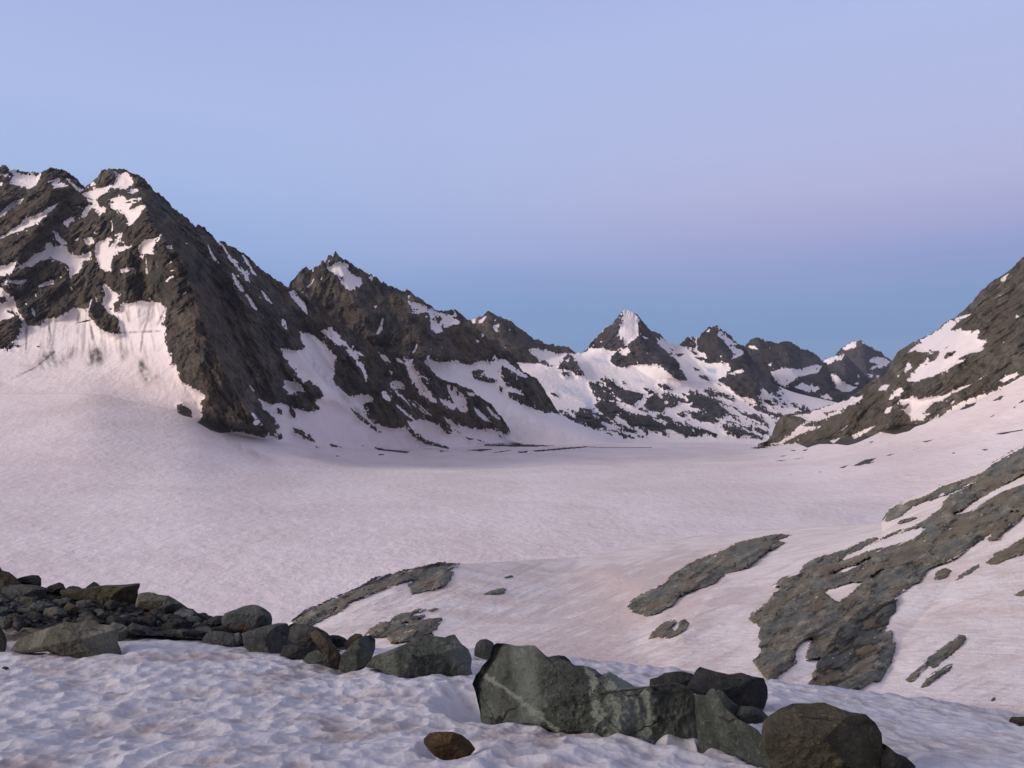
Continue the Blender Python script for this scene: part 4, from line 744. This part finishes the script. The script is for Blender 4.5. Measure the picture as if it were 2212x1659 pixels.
col = m.mix(m.math('MULTIPLY', m.smooth(b3, 0.60, 0.78), 0.5), col, c4(.31, .20, .165))
bp = m.n('ShaderNodeBump', in_Strength=0.35, in_Distance=0.02, in_Height=m.noise(ob, 30, 6, 0.7))
bs = m.n('ShaderNodeBsdfPrincipled', in_Base_Color=col, in_Roughness=0.75, in_Normal=bp.outputs[0])
bs.inputs['Specular IOR Level'].default_value = 0.2
bs.inputs['Subsurface Weight'].default_value = 0.0
m.n('ShaderNodeOutputMaterial', in_0=bs.outputs[0])
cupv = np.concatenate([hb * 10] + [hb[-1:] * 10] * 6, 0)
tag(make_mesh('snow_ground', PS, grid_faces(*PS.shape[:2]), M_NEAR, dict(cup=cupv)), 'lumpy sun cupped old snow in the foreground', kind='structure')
def ground_Y(px, py):
    i = int(np.clip((px + 100) / 1.5, 0, SX.shape[1] - 1))
    return float(np.interp(py, SY[::-1, i], SD[::-1, i]))

# ------------------------------------------------------------------ boulders
def boulder_mat(name, dark, mid, light, stain, vein=0.0, stain_amt=0.5, below=None, scale=1.0, vein_dir=None):
    mt = bpy.data.materials.new(name); mt.use_nodes = True; m = NT(mt.node_tree)
    ob = m.n('ShaderNodeTexCoord').outputs['Object']
    n1 = m.noise(ob, 2.2 * scale, 6, 0.65, 0.5); n2 = m.noise(ob, 12 * scale, 6, 0.7); n3 = m.noise(ob, 0.9 * scale, 4, 0.6, 0.8)
    c = m.ramp(n1, [(0.34, dark), (0.5, mid), (0.66, light)])
    c = m.mix(m.math('MULTIPLY', m.smooth(n3, 0.48, 0.68), stain_amt), c, stain)
    c = m.mix(m.math('MULTIPLY', m.smooth(n2, 0.5, 0.8), 0.6), c, tuple(min(1, x * 1.7) for x in light[:3]) + (1,))
    c = m.mix(m.math('MULTIPLY', m.smooth(n2, 0.5, 0.25), 0.6), c, tuple(x * 0.5 for x in dark[:3]) + (1,))
    vv = m.n('ShaderNodeVectorMath', operation='ADD'); m.link(ob, vv.inputs[0])
    nv = m.n('ShaderNodeTexNoise', in_Scale=2.0, in_Detail=4.0, in_Vector=ob); sc_ = m.n('ShaderNodeVectorMath', operation='SCALE'); m.link(nv.outputs['Color'], sc_.inputs[0]); sc_.inputs['Scale'].default_value = 0.55; m.link(sc_.outputs[0], vv.inputs[1])
    vo = m.n('ShaderNodeTexVoronoi', feature='DISTANCE_TO_EDGE', in_Scale=1.5 * scale, in_Vector=vv.outputs[0])
    crack = m.math('MULTIPLY', m.smooth(vo.outputs['Distance'], 0.022, 0.0), m.smooth(n3, 0.42, 0.6))
    n5 = m.noise(ob, 48 * scale, 4, 0.7)
    c = m.mix(m.math('MULTIPLY', m.smooth(n5, 0.55, 0.72), 0.35), c, tuple(min(1, x * 2.0) for x in light[:3]) + (1,))
    c = m.mix(m.math('MULTIPLY', crack, 0.8), c, tuple(x * 0.3 for x in dark[:3]) + (1,))
    if vein:
        wv = m.n('ShaderNodeTexWave', in_Scale=0.45, in_Distortion=4.0, in_Detail=3.0, in_Vector=m.mapping(ob, (1, 1, 0.35), (0.2, 0.35, 0.0)))
        c = m.mix(m.math('MULTIPLY', m.smooth(wv.outputs[1], 0.72, 0.97), vein), c, tuple(min(1, x * 2.1) for x in light[:3]) + (1,))
    if below:
        gz = m.n('ShaderNodeSeparateXYZ', in_0=ob).outputs[2]
        c = m.mix(m.smooth(m.math('ADD', gz, m.math('MULTIPLY', n1, 0.25)), below[0] + 0.12, below[0] - 0.05), c, below[1])
    bdn = m.n('ShaderNodeAttribute', attribute_name='band').outputs['Fac']
    c = m.mix(m.math('MULTIPLY', bdn, m.smooth(n1, 0.2, 0.6, 0.35, 0.9)), c, tuple(min(1, x * 1.9) for x in light[:3]) + (1,))
    hgt = m.math('SUBTRACT', m.math('ADD', m.noise(ob, 6 * scale, 9, 0.72), m.math('MULTIPLY', n2, 0.35)), m.math('MULTIPLY', crack, 0.5))
    bp = m.n('ShaderNodeBump', in_Strength=1.0, in_Distance=0.10 / scale, in_Height=hgt)
    bs = m.n('ShaderNodeBsdfPrincipled', in_Base_Color=c, in_Roughness=0.92, in_Normal=bp.outputs[0])
    bs.inputs['Specular IOR Level'].default_value = 0.2
    m.n('ShaderNodeOutputMaterial', in_0=bs.outputs[0])
    return mt
B_GREEN = boulder_mat('greenish_boulder', c4(0.0456, 0.0545, 0.0510), c4(0.0878, 0.1018, 0.0913), c4(0.1544, 0.1755, 0.1563), c4(0.0878, 0.0807, 0.0527), vein=0.35)
B_GREY = boulder_mat('grey_boulder', c4(0.0530, 0.0575, 0.0575), c4(0.0877, 0.0937, 0.0923), c4(0.1361, 0.1437, 0.1391), c4(0.0907, 0.0786, 0.0635))
B_DARK = boulder_mat('dark_boulder', c4(0.0316, 0.0334, 0.0334), c4(0.0527, 0.0545, 0.0527), c4(0.0789, 0.0807, 0.0772), c4(0.0615, 0.0527, 0.0421))
B_BROWN = boulder_mat('brown_boulder', c4(0.0484, 0.0423, 0.0302), c4(0.0877, 0.0756, 0.0544), c4(0.1331, 0.1179, 0.0877), c4(0.1058, 0.0756, 0.0423))
B_RUST = boulder_mat('rusty_boulder', c4(0.0454, 0.0302, 0.0181), c4(0.0907, 0.0575, 0.0302), c4(0.1512, 0.1028, 0.0575), c4(0.1361, 0.0680, 0.0242))
B_OLIVE = boulder_mat('olive_boulder', c4(0.0575, 0.0544, 0.0363), c4(0.0907, 0.0862, 0.0605), c4(0.1361, 0.1300, 0.0953), c4(0.0937, 0.0756, 0.0454))
B_PALE = boulder_mat('pale_boulder', c4(0.1058, 0.1179, 0.1240), c4(0.1512, 0.1633, 0.1739), c4(0.2117, 0.2268, 0.2344), c4(0.1361, 0.1361, 0.1361))
B_LIGHT = boulder_mat('mottled_boulder', c4(0.0832, 0.0877, 0.0726), c4(0.1286, 0.1331, 0.1119), c4(0.1966, 0.1996, 0.1693), c4(0.1361, 0.1286, 0.0756), vein=0.3)
B_UNDER = boulder_mat('rust_bellied_boulder', c4(0.0680, 0.0786, 0.0786), c4(0.1058, 0.1179, 0.1179), c4(0.1512, 0.1663, 0.1663), c4(0.1058, 0.0907, 0.0756), below=(0.22, c4(0.0832, 0.0393, 0.0167)))
MATS = dict(green=B_GREEN, grey=B_GREY, dark=B_DARK, brown=B_BROWN, rust=B_RUST, olive=B_OLIVE, pale=B_PALE, light=B_LIGHT, under=B_UNDER)

def boulder(outline, mat, label, Y=None, thick=0.8, sink=0.25, seed=0, facets=9, power=2.3, rough=1.0, group=None, name='boulder', quality=1.0, cut=0.72, planes=None, bands=(), yaw=0.0):
    """outline on the photo grid; the body is closed, as deep as `thick` times its width"""
    p = np.array(pts(outline) if isinstance(outline, str) else outline, float)
    x0, x1, y0, y1 = p[:, 0].min(), p[:, 0].max(), p[:, 1].min(), p[:, 1].max()
    # area centroid
    q = np.roll(p, -1, 0); cr = p[:, 0] * q[:, 1] - q[:, 0] * p[:, 1]; A = cr.sum() / 2
    cx = ((p[:, 0] + q[:, 0]) * cr).sum() / (6 * A); cy = ((p[:, 1] + q[:, 1]) * cr).sum() / (6 * A)
    W = x1 - x0; H = y1 - y0
    if Y is None: Yf = ground_Y(cx, y1 - 0.1 * H)
    else: Yf = Y
    r = np.random.RandomState(seed * 13 + 5)
    Tm = thick * 0.5 * min(W, 1.6 * H) * Yf / FPX
    Yc = Yf + 0.55 * Tm
    # stretch below the snow line
    def low(py): return np.where(py > cy, cy + (py - cy) * (1 + sink), py)
    nth = int(np.clip(W * 1.1, 48, 420) * quality); nrr = int(np.clip(max(W, H) * 0.36, 16, 150) * quality)
    th = np.linspace(0, 2 * math.pi, nth, endpoint=False)
    # ray/outline distance
    d = np.stack([np.cos(th), np.sin(th)], 1); R = np.full(nth, 1e-3)
    for a, b in zip(p, q):
        e = b - a; den = d[:, 0] * e[1] - d[:, 1] * e[0]; den = np.where(abs(den) < 1e-9, 1e-9, den)
        w0 = a - np.array([cx, cy]); t = (w0[0] * e[1] - w0[1] * e[0]) / den; u = (w0[0] * d[:, 1] - w0[1] * d[:, 0]) / den
        ok = (t > 0) & (u >= -1e-6) & (u <= 1 + 1e-6); R = np.where(ok, np.maximum(R, t), R)
    nz = fbm(np.cos(th) * 3 + seed * 3.1, np.sin(th) * 3, seed * 1.7, 5, 0.62) * 0.035 * rough
    R = R * (1 + nz)
    def disc(front):
        n = nrr if front else max(8, nrr // 3)
        rho = np.sin(np.linspace(0, 1, n + 1)[:, None] * math.pi / 2) * np.ones(nth)
        if not front: rho = rho[:-1]
        prof = (1 - np.clip(rho, 0, 1) ** power) ** (1 / power)
        X = rho * np.cos(th); Z = rho * np.sin(th)
        dep = -prof if front else prof * 0.9
        px = cx + X * R; py = low(cy + Z * R)
        if front:
            XX = (px - cx) / (W / 2); ZZ = (cy + Z * R - cy) / (H / 2)
            pl = planes or [(n_[0], n_[1], c_) for n_, c_ in [((r.uniform(-1.3, 1.3), r.uniform(-1.3, 1.0)), r.uniform(cut, cut + 0.2)) for _ in range(facets)]]
            for a_, b_, c_ in pl:
                L = math.sqrt(1 + a_ * a_ + b_ * b_)
                # plane: (-dep) + a X + b Z = c L
                dep = np.maximum(dep, -(c_ * L - a_ * XX - b_ * ZZ))
        env = prof ** 0.7; s_ = 2.2
        X = (px - cx) / (0.5 * math.sqrt(W * H)); Z = (py - cy) / (0.5 * math.sqrt(W * H))
        rd = fbm(X * s_ + seed, Z * s_, seed * 0.7 + (0 if front else 5), 6, 0.55, ridged=True) * 0.10 + fbm(X * 7 + seed, Z * 7, seed * 0.9, 5, 0.6) * 0.045
        dep = dep + rd * env * rough * (-1 if front else 1)
        bd = np.zeros_like(px)
        for (xa, ya, xb, yb, wd_) in bands:
            xl = xa + (xb - xa) * (py - ya) / (yb - ya) + fbm(px / 30, py / 14, 0.5 + seed, 4, 0.6) * 26
            bd = np.maximum(bd, 1 - sstep(wd_ * 0.55, wd_, np.abs(px - xl)))
        BD.append(bd)
        return P3(px, py, np.maximum(Yc + dep * Tm + yaw * (px - cx), 1.2))
    BD = []
    Fr, Bk = disc(True), disc(False)
    V = np.concatenate([Fr.reshape(-1, 3), Bk.reshape(-1, 3)], 0)
    def ring(i0, i1):
        k = np.arange(nth); k2 = (k + 1) % nth
        return np.stack([i0 + k, i0 + k2, i1 + k2, i1 + k], 1)
    fs = [ring(i * nth, (i + 1) * nth) for i in range(Fr.shape[0] - 1)]
    off = Fr.shape[0] * nth
    fs += [ring(off + (i + 1) * nth, off + i * nth) for i in range(Bk.shape[0] - 1)]
    fs.append(ring((Fr.shape[0] - 1) * nth, off + (Bk.shape[0] - 1) * nth))
    Fq = np.concatenate(fs, 0)
    org = np.array([V[:, 0].mean(), V[:, 1].mean(), float(P3(cx, y1, Yc)[2])])
    o = make_mesh(name, V, Fq, MATS[mat], dict(band=np.concatenate([b.ravel() for b in BD])), origin=tuple(org))
    o.data.set_sharp_from_angle(angle=math.radians(38))
    return tag(o, label, 'boulder' if name == 'boulder' else 'stone', group)

BL = [
 # outline, material, label, kwargs   (far to near)
 ('P: -120,60 0,115 30,170 130,190 240,280 330,380 300,520 150,600 -120,600', 'brown', 'dark brown boulder at the left edge, topmost of the rubble ridge', dict(Y=11.6, seed=1)),
 ('P: 235,290 330,262 460,236 560,240 598,285 600,380 480,400 330,380 260,340', 'dark', 'dark squarish boulder on the ridge just right of the brown boulder at the left edge', dict(Y=11.8, seed=2)),
 ('P: 640,440 720,390 780,370 860,340 920,365 950,430 900,480 780,500 680,490', 'dark', 'small dark peaked boulder on the rubble ridge between squarish boulder and the long slab', dict(Y=11.8, seed=3)),
 ('P: 970,420 1010,400 1060,393 1140,405 1190,430 1120,470 1000,460', 'dark', 'low dark stone on the ridge left of the small pointed stone', dict(Y=12.2, seed=4)),
 ('P: 1235,425 1290,380 1365,330 1420,360 1460,400 1440,470 1300,480', 'dark', 'small pointed dark stone on the skyline left of the long flat topped slab', dict(Y=12.0, seed=5)),
 ('P: 880,440 1000,420 1200,430 1450,390 1560,380 1720,380 1860,370 2030,350 2035,400 2005,460 2000,600 1960,680 1850,700 1600,690 1400,640 1150,590 950,560 860,500', 'olive', 'long flat topped olive slab with a sharp right corner on the rubble ridge', dict(Y=11.4, seed=6, facets=6, cut=0.55, power=3)),
 ('P: 40,420 200,380 350,370 560,390 700,430 650,560 400,600 150,600 0,560', 'grey', 'broad grey boulder lying below the dark squarish boulder', dict(Y=11.2, seed=7)),
 ('Q: 120,520 130,430 170,320 300,300 400,310 450,335 600,350 700,400 780,460 880,540 760,600 560,590 350,580 170,600', 'light', 'streaked tan and pale green boulder right of the flat topped slab', dict(Y=11.2, seed=8)),
 ('Q: 640,400 760,440 900,540 1000,575 1060,640 900,700 700,620 600,520', 'dark', 'dark boulder on the ridge line behind the pale rounded stone', dict(Y=11.5, seed=9)),
 ('Q: -100,640 60,600 250,590 400,600 480,660 500,760 420,820 300,820 100,800 -80,760', 'rust', 'rusty brown boulder under the streaked tan boulder', dict(Y=10.9, seed=10)),
 ('Q: 600,740 620,660 680,610 780,560 880,545 960,560 985,620 940,700 920,770 840,800 700,810', 'pale', 'pale bluish rounded stone in the dark hollow of the rubble', dict(Y=10.8, seed=11, facets=3)),
 ('Q: 940,640 1040,615 1150,630 1240,650 1290,700 1240,760 1100,760 980,740', 'grey', 'flat grey stone between the pale rounded stone and the rust bellied boulder', dict(Y=11.0, seed=12)),
 ('Q: 1180,760 1200,680 1300,640 1380,640 1450,700 1440,800 1300,840', 'grey', 'small grey stone tucked against the left of the rust bellied boulder', dict(Y=10.9, seed=13)),
 ('Q: 1350,800 1370,680 1420,610 1500,575 1600,540 1700,500 1820,480 1900,490 2000,540 2080,600 2110,670 2100,780 1990,850 1850,900 1700,915 1500,900 1380,880', 'under', 'big rounded grey boulder with rust coloured underside standing up from the ridge', dict(Y=10.4, seed=14, facets=3, power=2.1)),
 ('Q: -60,900 0,800 80,740 200,780 330,800 400,880 420,960 300,1010 100,1000 -60,990', 'grey', 'low grey boulder at the snow edge below the rusty brown boulder', dict(Y=9.7, seed=15)),
 ('Q: 380,940 420,860 600,840 850,830 1000,850 1150,880 1130,980 1060,1040 850,1050 600,1040 400,1020', 'dark', 'long black boulder at the snow edge left of the rust bellied boulder', dict(Y=9.6, seed=16)),
 ('Q: 1080,1000 1150,900 1250,860 1400,870 1560,900 1620,950 1700,1020 1650,1110 1400,1130 1200,1100', 'grey', 'grey fractured boulder at the snow edge directly below the rust bellied boulder', dict(Y=9.4, seed=17)),
 ('Q: 1560,900 1630,885 1660,930 1640,990 1590,1010', 'pale', 'thin pale upright shard below the rust bellied boulder', dict(Y=9.2, seed=18, name='stone')),
 ('J: 290,490 330,475 420,485 520,510 600,555 640,600 640,680 560,700 440,690 330,650 280,600', 'grey', 'jagged grey boulder behind the leaning brown slab', dict(Y=9.6, seed=19)),
 ('J: 600,580 640,572 690,575 740,595 770,620 750,660 680,665 610,650', 'dark', 'small dark boulder on the ridge right of the leaning brown slab', dict(Y=9.9, seed=20)),
 ('J: -100,560 -20,530 80,500 200,475 270,478 295,510 275,600 255,680 200,745 90,735 -20,700 -80,660', 'grey', 'large rounded grey brown boulder at the snow edge left of the leaning slab', dict(Y=8.9, seed=21, facets=4)),
 ('J: 210,740 240,660 300,650 400,670 480,680 470,770 380,800 280,790', 'dark', 'low dark stone in the gap left of the leaning brown slab', dict(Y=8.6, seed=22)),
 ('J: 400,780 440,720 520,690 600,700 670,780 700,860 640,890 540,850 430,810', 'green', 'grey green boulder at the snow edge under the leaning brown slab', dict(Y=8.3, seed=23)),
 ('J: 455,560 500,525 545,550 620,615 690,690 735,780 720,850 670,850 620,790 550,690 480,620', 'brown', 'long brown slab leaning down to the right among the boulders', dict(Y=8.25, seed=24, thick=1.2)),
 ('J: 740,640 780,590 830,560 880,565 900,620 860,680 780,690 745,680', 'brown', 'brownish boulder partly hidden behind the upright oval boulder', dict(Y=9.2, seed=25)),
 ('J: 690,820 715,730 780,670 840,610 900,575 960,575 993,610 990,690 960,760 900,820 800,860 720,870', 'green', 'upright oval grey green boulder leaning right at the snow edge', dict(Y=8.15, seed=26, facets=5)),
 ('J: 905,820 980,745 1100,700 1250,640 1330,590 1450,552 1478,580 1560,592 1585,578 1640,568 1690,640 1750,690 1777,760 1770,830 1790,885 1700,885 1540,890 1400,905 1250,915 1130,895 1030,835', 'green', 'large tilted grey green boulder with a sloping top in the middle of the row', dict(Y=7.5, seed=27, facets=5, planes=[(-0.15, -1.0, 0.62), (0.25, 0.55, 0.60), (-0.9, 0.25, 0.72), (1.1, -0.1, 0.74), (0.7, -0.9, 0.8)])),
 ('J: 1797,740 1800,690 1815,640 1850,608 1900,605 1950,630 1975,680 1970,750 1880,765', 'grey', 'small grey boulder peeking out left behind the giant boulder', dict(Y=9.0, seed=28, sink=0.1)),
 ('K: 1240,470 1300,440 1380,430 1450,440 1500,480 1530,530 1500,620 1350,640 1240,600', 'dark', 'dark rounded rock showing just behind the top of the giant boulder', dict(Y=6.9, seed=29)),
 ('L: 430,800 440,690 520,670 600,625 700,610 790,605 900,630 960,700 930,830 800,860 600,840', 'dark', 'flat topped dark boulder behind the giant boulder', dict(Y=6.8, seed=30, sink=0.1)),
 ('L: 830,800 900,660 940,590 980,555 1060,580 1150,605 1300,640 1430,622 1560,660 1680,680 1720,780 1725,880 1690,960 1640,1010 1560,1080 1400,1040 1250,960 1100,900 950,850', 'dark', 'big black brown boulder with a peaked left corner, behind the triangular slab', dict(Y=6.3, seed=31, facets=6, planes=[(-0.35, -0.9, 0.62), (0.2, 0.5, 0.7), (1.1, 0.1, 0.78)])),
 ('L: 1380,1080 1420,980 1560,990 1650,1020 1740,1110 1720,1180 1620,1215 1500,1190', 'green', 'low greenish stone wedged between the black brown boulder and the round boulder', dict(Y=5.75, seed=32)),
 ('L: 1100,900 1160,800 1220,800 1300,900 1400,980 1450,1100 1400,1180 1250,1100 1150,1000', 'green', 'dark green stone hidden between the triangular slab and the black brown boulder', dict(Y=5.8, seed=33)),
 ('K: 448,750 500,650 560,560 640,440 655,330 700,298 800,305 900,320 1020,322 1130,330 1190,380 1250,450 1380,470 1480,490 1560,540 1700,545 1780,590 1850,640 1940,608 2060,680 2150,730 2230,790 L: 260,775 400,768 560,758 640,745 720,728 800,745 870,780 930,850 955,1000 970,1200 975,1420 850,1440 600,1430 450,1350 300,1300 0,1290 K: 1800,1240 1600,1220 1300,1210 1150,1150 950,1110 700,1110 560,1080 500,900', 'green', 'giant greenish grey boulder with pale vertical bands, the largest in the foreground', dict(Y=5.1, yaw=-0.00165, seed=34, sink=0.5, facets=0, thick=0.85, power=2.0, rough=1.5, bands=((1335, 1465, 1372, 1600, 34), (1398, 1480, 1400, 1580, 13), (1300, 1560, 1320, 1640, 14), (1180, 1560, 1230, 1600, 10)), planes=[(-1.4, -0.3, 0.66), (-0.2, -0.75, 0.66), (0.05, 0.25, 0.74), (0.9, 0.1, 0.70), (0.5, -0.8, 0.72), (-0.6, 0.5, 0.78)])),
 ('L: 925,860 1050,870 1090,810 1135,788 1190,870 1250,990 1400,1120 1600,1235 1750,1390 1960,1620 1850,1640 1700,1630 1550,1560 1350,1500 1200,1420 1050,1400 975,1430 950,1250 930,1000', 'green', 'triangular greenish slab leaning against the right end of the giant boulder', dict(Y=4.5, yaw=-0.0036, seed=35, sink=0.6, facets=3, thick=0.5, planes=[(0.4, -0.4, 0.5), (-0.2, 0.3, 0.62)])),
 ('N: 980,1440 1030,1470 1100,1530 1180,1560 1270,1640 1240,1720 1050,1720 960,1640', 'dark', 'low black stone at the right foot of the round brown boulder', dict(Y=None, seed=36)),
 ('N: -70,1330 -55,1250 0,1195 80,1140 200,1100 350,1095 480,1090 560,1120 620,1150 720,1175 830,1190 920,1270 970,1360 985,1460 1010,1520 1045,1650 950,1665 800,1680 450,1690 160,1670 20,1600 -60,1480 -80,1400', 'olive', 'big round olive brown boulder at the lower right', dict(Y=3.95, seed=37, facets=0, power=2.2, planes=[(-0.4, -0.9, 0.72), (0.9, -0.2, 0.75), (-0.6, 0.5, 0.75)])),
 ('N: 2075,1255 2100,1212 2212,1212 2330,1220 2330,1300 2200,1285', 'brown', 'flat dark stone in the snow at the right edge', dict(Y=None, seed=38, name='stone')),
 ('J: 1386,1420 1430,1375 1500,1362 1620,1362 1700,1390 1760,1440 1812,1498 1750,1550 1650,1575 1560,1582 1480,1545 1420,1500 1388,1455', 'rust', 'rusty brown stone lying alone in the foreground snow', dict(Y=None, seed=39, facets=3, name='stone', planes=[(-0.5, -0.7, 0.75), (0.8, -0.5, 0.75), (0.0, 0.5, 0.8)])),
 ('P: -80,1000 0,990 70,1090 100,1180 95,1260 60,1345 -80,1360', 'dark', 'dark stone at the left edge beside the mottled light boulder', dict(Y=8.8, seed=40)),
 ('P: 140,1300 190,1250 270,1170 400,1110 500,1075 700,1000 850,950 950,920 1150,930 1280,890 1370,878 1450,950 1600,960 1690,1040 1700,1180 1745,1280 1775,1370 1650,1390 1470,1380 1280,1400 1110,1420 950,1390 800,1340 680,1310 300,1340', 'light', 'wide mottled light boulder half sunk in the snow at the left', dict(Y=8.5, seed=41, facets=0, planes=[(-0.7, -0.6, 0.62), (0.3, -0.9, 0.66), (1.1, 0.1, 0.66), (-0.1, 0.6, 0.75)])),
 ('P: 20,1590 60,1560 110,1570 140,1590 90,1610', 'dark', 'tiny dark stone in the snow at the left edge', dict(Y=None, seed=42, name='stone')),
]
for ol, mt_, lb, kw in BL: boulder(ol, mt_, lb, **kw)
# small stones heaped below the ridge
r = random.Random(11)
def heap(n, region, size, Yr, mats, label, group, seed0):
    x0, x1, y0, y1 = region
    for i in range(n):
        cx = r.uniform(x0, x1); t = r.random(); cy = y0(cx) + (y1(cx) - y0(cx)) * t
        sx_ = size * min(2.4, r.lognormvariate(0.0, 0.45)); sy_ = sx_ * r.uniform(0.42, 0.75); k = r.randint(5, 7); ph = r.uniform(0, 6.28)
        ol = [(cx + sx_ * r.uniform(0.7, 1.15) * math.cos(ph + 2 * math.pi * j / k), cy + sy_ * r.uniform(0.7, 1.15) * math.sin(ph + 2 * math.pi * j / k)) for j in range(k)]
        Y = Yr[0] + (Yr[1] - Yr[0]) * t + r.uniform(-0.1, 0.1)
        mm = r.choice(mats); boulder(ol, mm, label.replace('small', {'grey': 'small grey', 'dark': 'small blackish', 'green': 'small greenish', 'light': 'small pale', 'brown': 'small brownish'}[mm], 1), Y=Y, seed=seed0 + i, name='stone', group=group, facets=12, cut=0.5, rough=2.0, quality=0.8, sink=0.3, thick=1.2)
heap(85, (-10, 275, lambda x: 1282 + x * 0.06, lambda x: 1352 + x * 0.05), 17, (11.4, 9.2), ['grey', 'grey', 'dark', 'green', 'light', 'brown'], 'small stone in the heap between the ridge boulders and the mottled boulder', 'small stones heaped at the left', 100)
heap(46, (275, 740, lambda x: 1318 + max(0, x - 400) * 0.22, lambda x: 1368 + max(0, x - 400) * 0.2), 15, (11.2, 9.4), ['grey', 'dark', 'dark', 'green'], 'small stone filling a gap between the boulders of the rubble ridge', 'gap stones in the rubble ridge', 300)
# rubble bed under the stones
xs = np.linspace(-100, 800, 300); tt = np.linspace(0, 1, 60)
lo = np.interp(xs, [-100, 0, 240, 450, 740, 800], [1352, 1352, 1368, 1380, 1425, 1430]); hi = np.interp(xs, [-100, 0, 90, 300, 410, 480, 600, 740, 800], [1240, 1250, 1275, 1285, 1318, 1342, 1352, 1388, 1410])
px = np.broadcast_to(xs, (60, 300)).copy(); py = lo + (hi - lo) * tt[:, None]
Y = (np.interp(xs, [0, 500, 800], [9.6, 9.6, 8.7]) + tt[:, None] * 2.6) + fbm(px / 14, py / 9, 0.5, 5, 0.6, ridged=True) * -0.28
RP = P3(px, py, Y); RP = add_back(RP, px, [(0.6, -0.3), (2, -1.5), (5, -5)])
tag(make_mesh('rubble_bed', RP, grid_faces(*RP.shape[:2]), B_DARK), 'dark gravel and rubble under the ridge boulders', kind='structure')

# ------------------------------------------------------------------ thin evening air between camera and far peaks
hx, hy0, hy1, hz0, hz1 = 11000, -300, 15500, -1700, 2600
V = [(x, y, z) for x in (-hx, hx) for y in (hy0, hy1) for z in (hz0, hz1)]
hm = bpy.data.materials.new('haze'); hm.use_nodes = True; m = NT(hm.node_tree)
pv = m.n('ShaderNodeVolumePrincipled'); pv.inputs['Color'].default_value = (0.72, 0.80, 1.0, 1); pv.inputs['Density'].default_value = HAZE
m.n('ShaderNodeOutputMaterial', in_1=pv.outputs[0])
tag(make_mesh('haze', V, np.array([[0, 1, 3, 2], [4, 6, 7, 5], [0, 4, 5, 1], [2, 3, 7, 6], [0, 2, 6, 4], [1, 5, 7, 3]]), hm, smooth=False), kind='stuff')
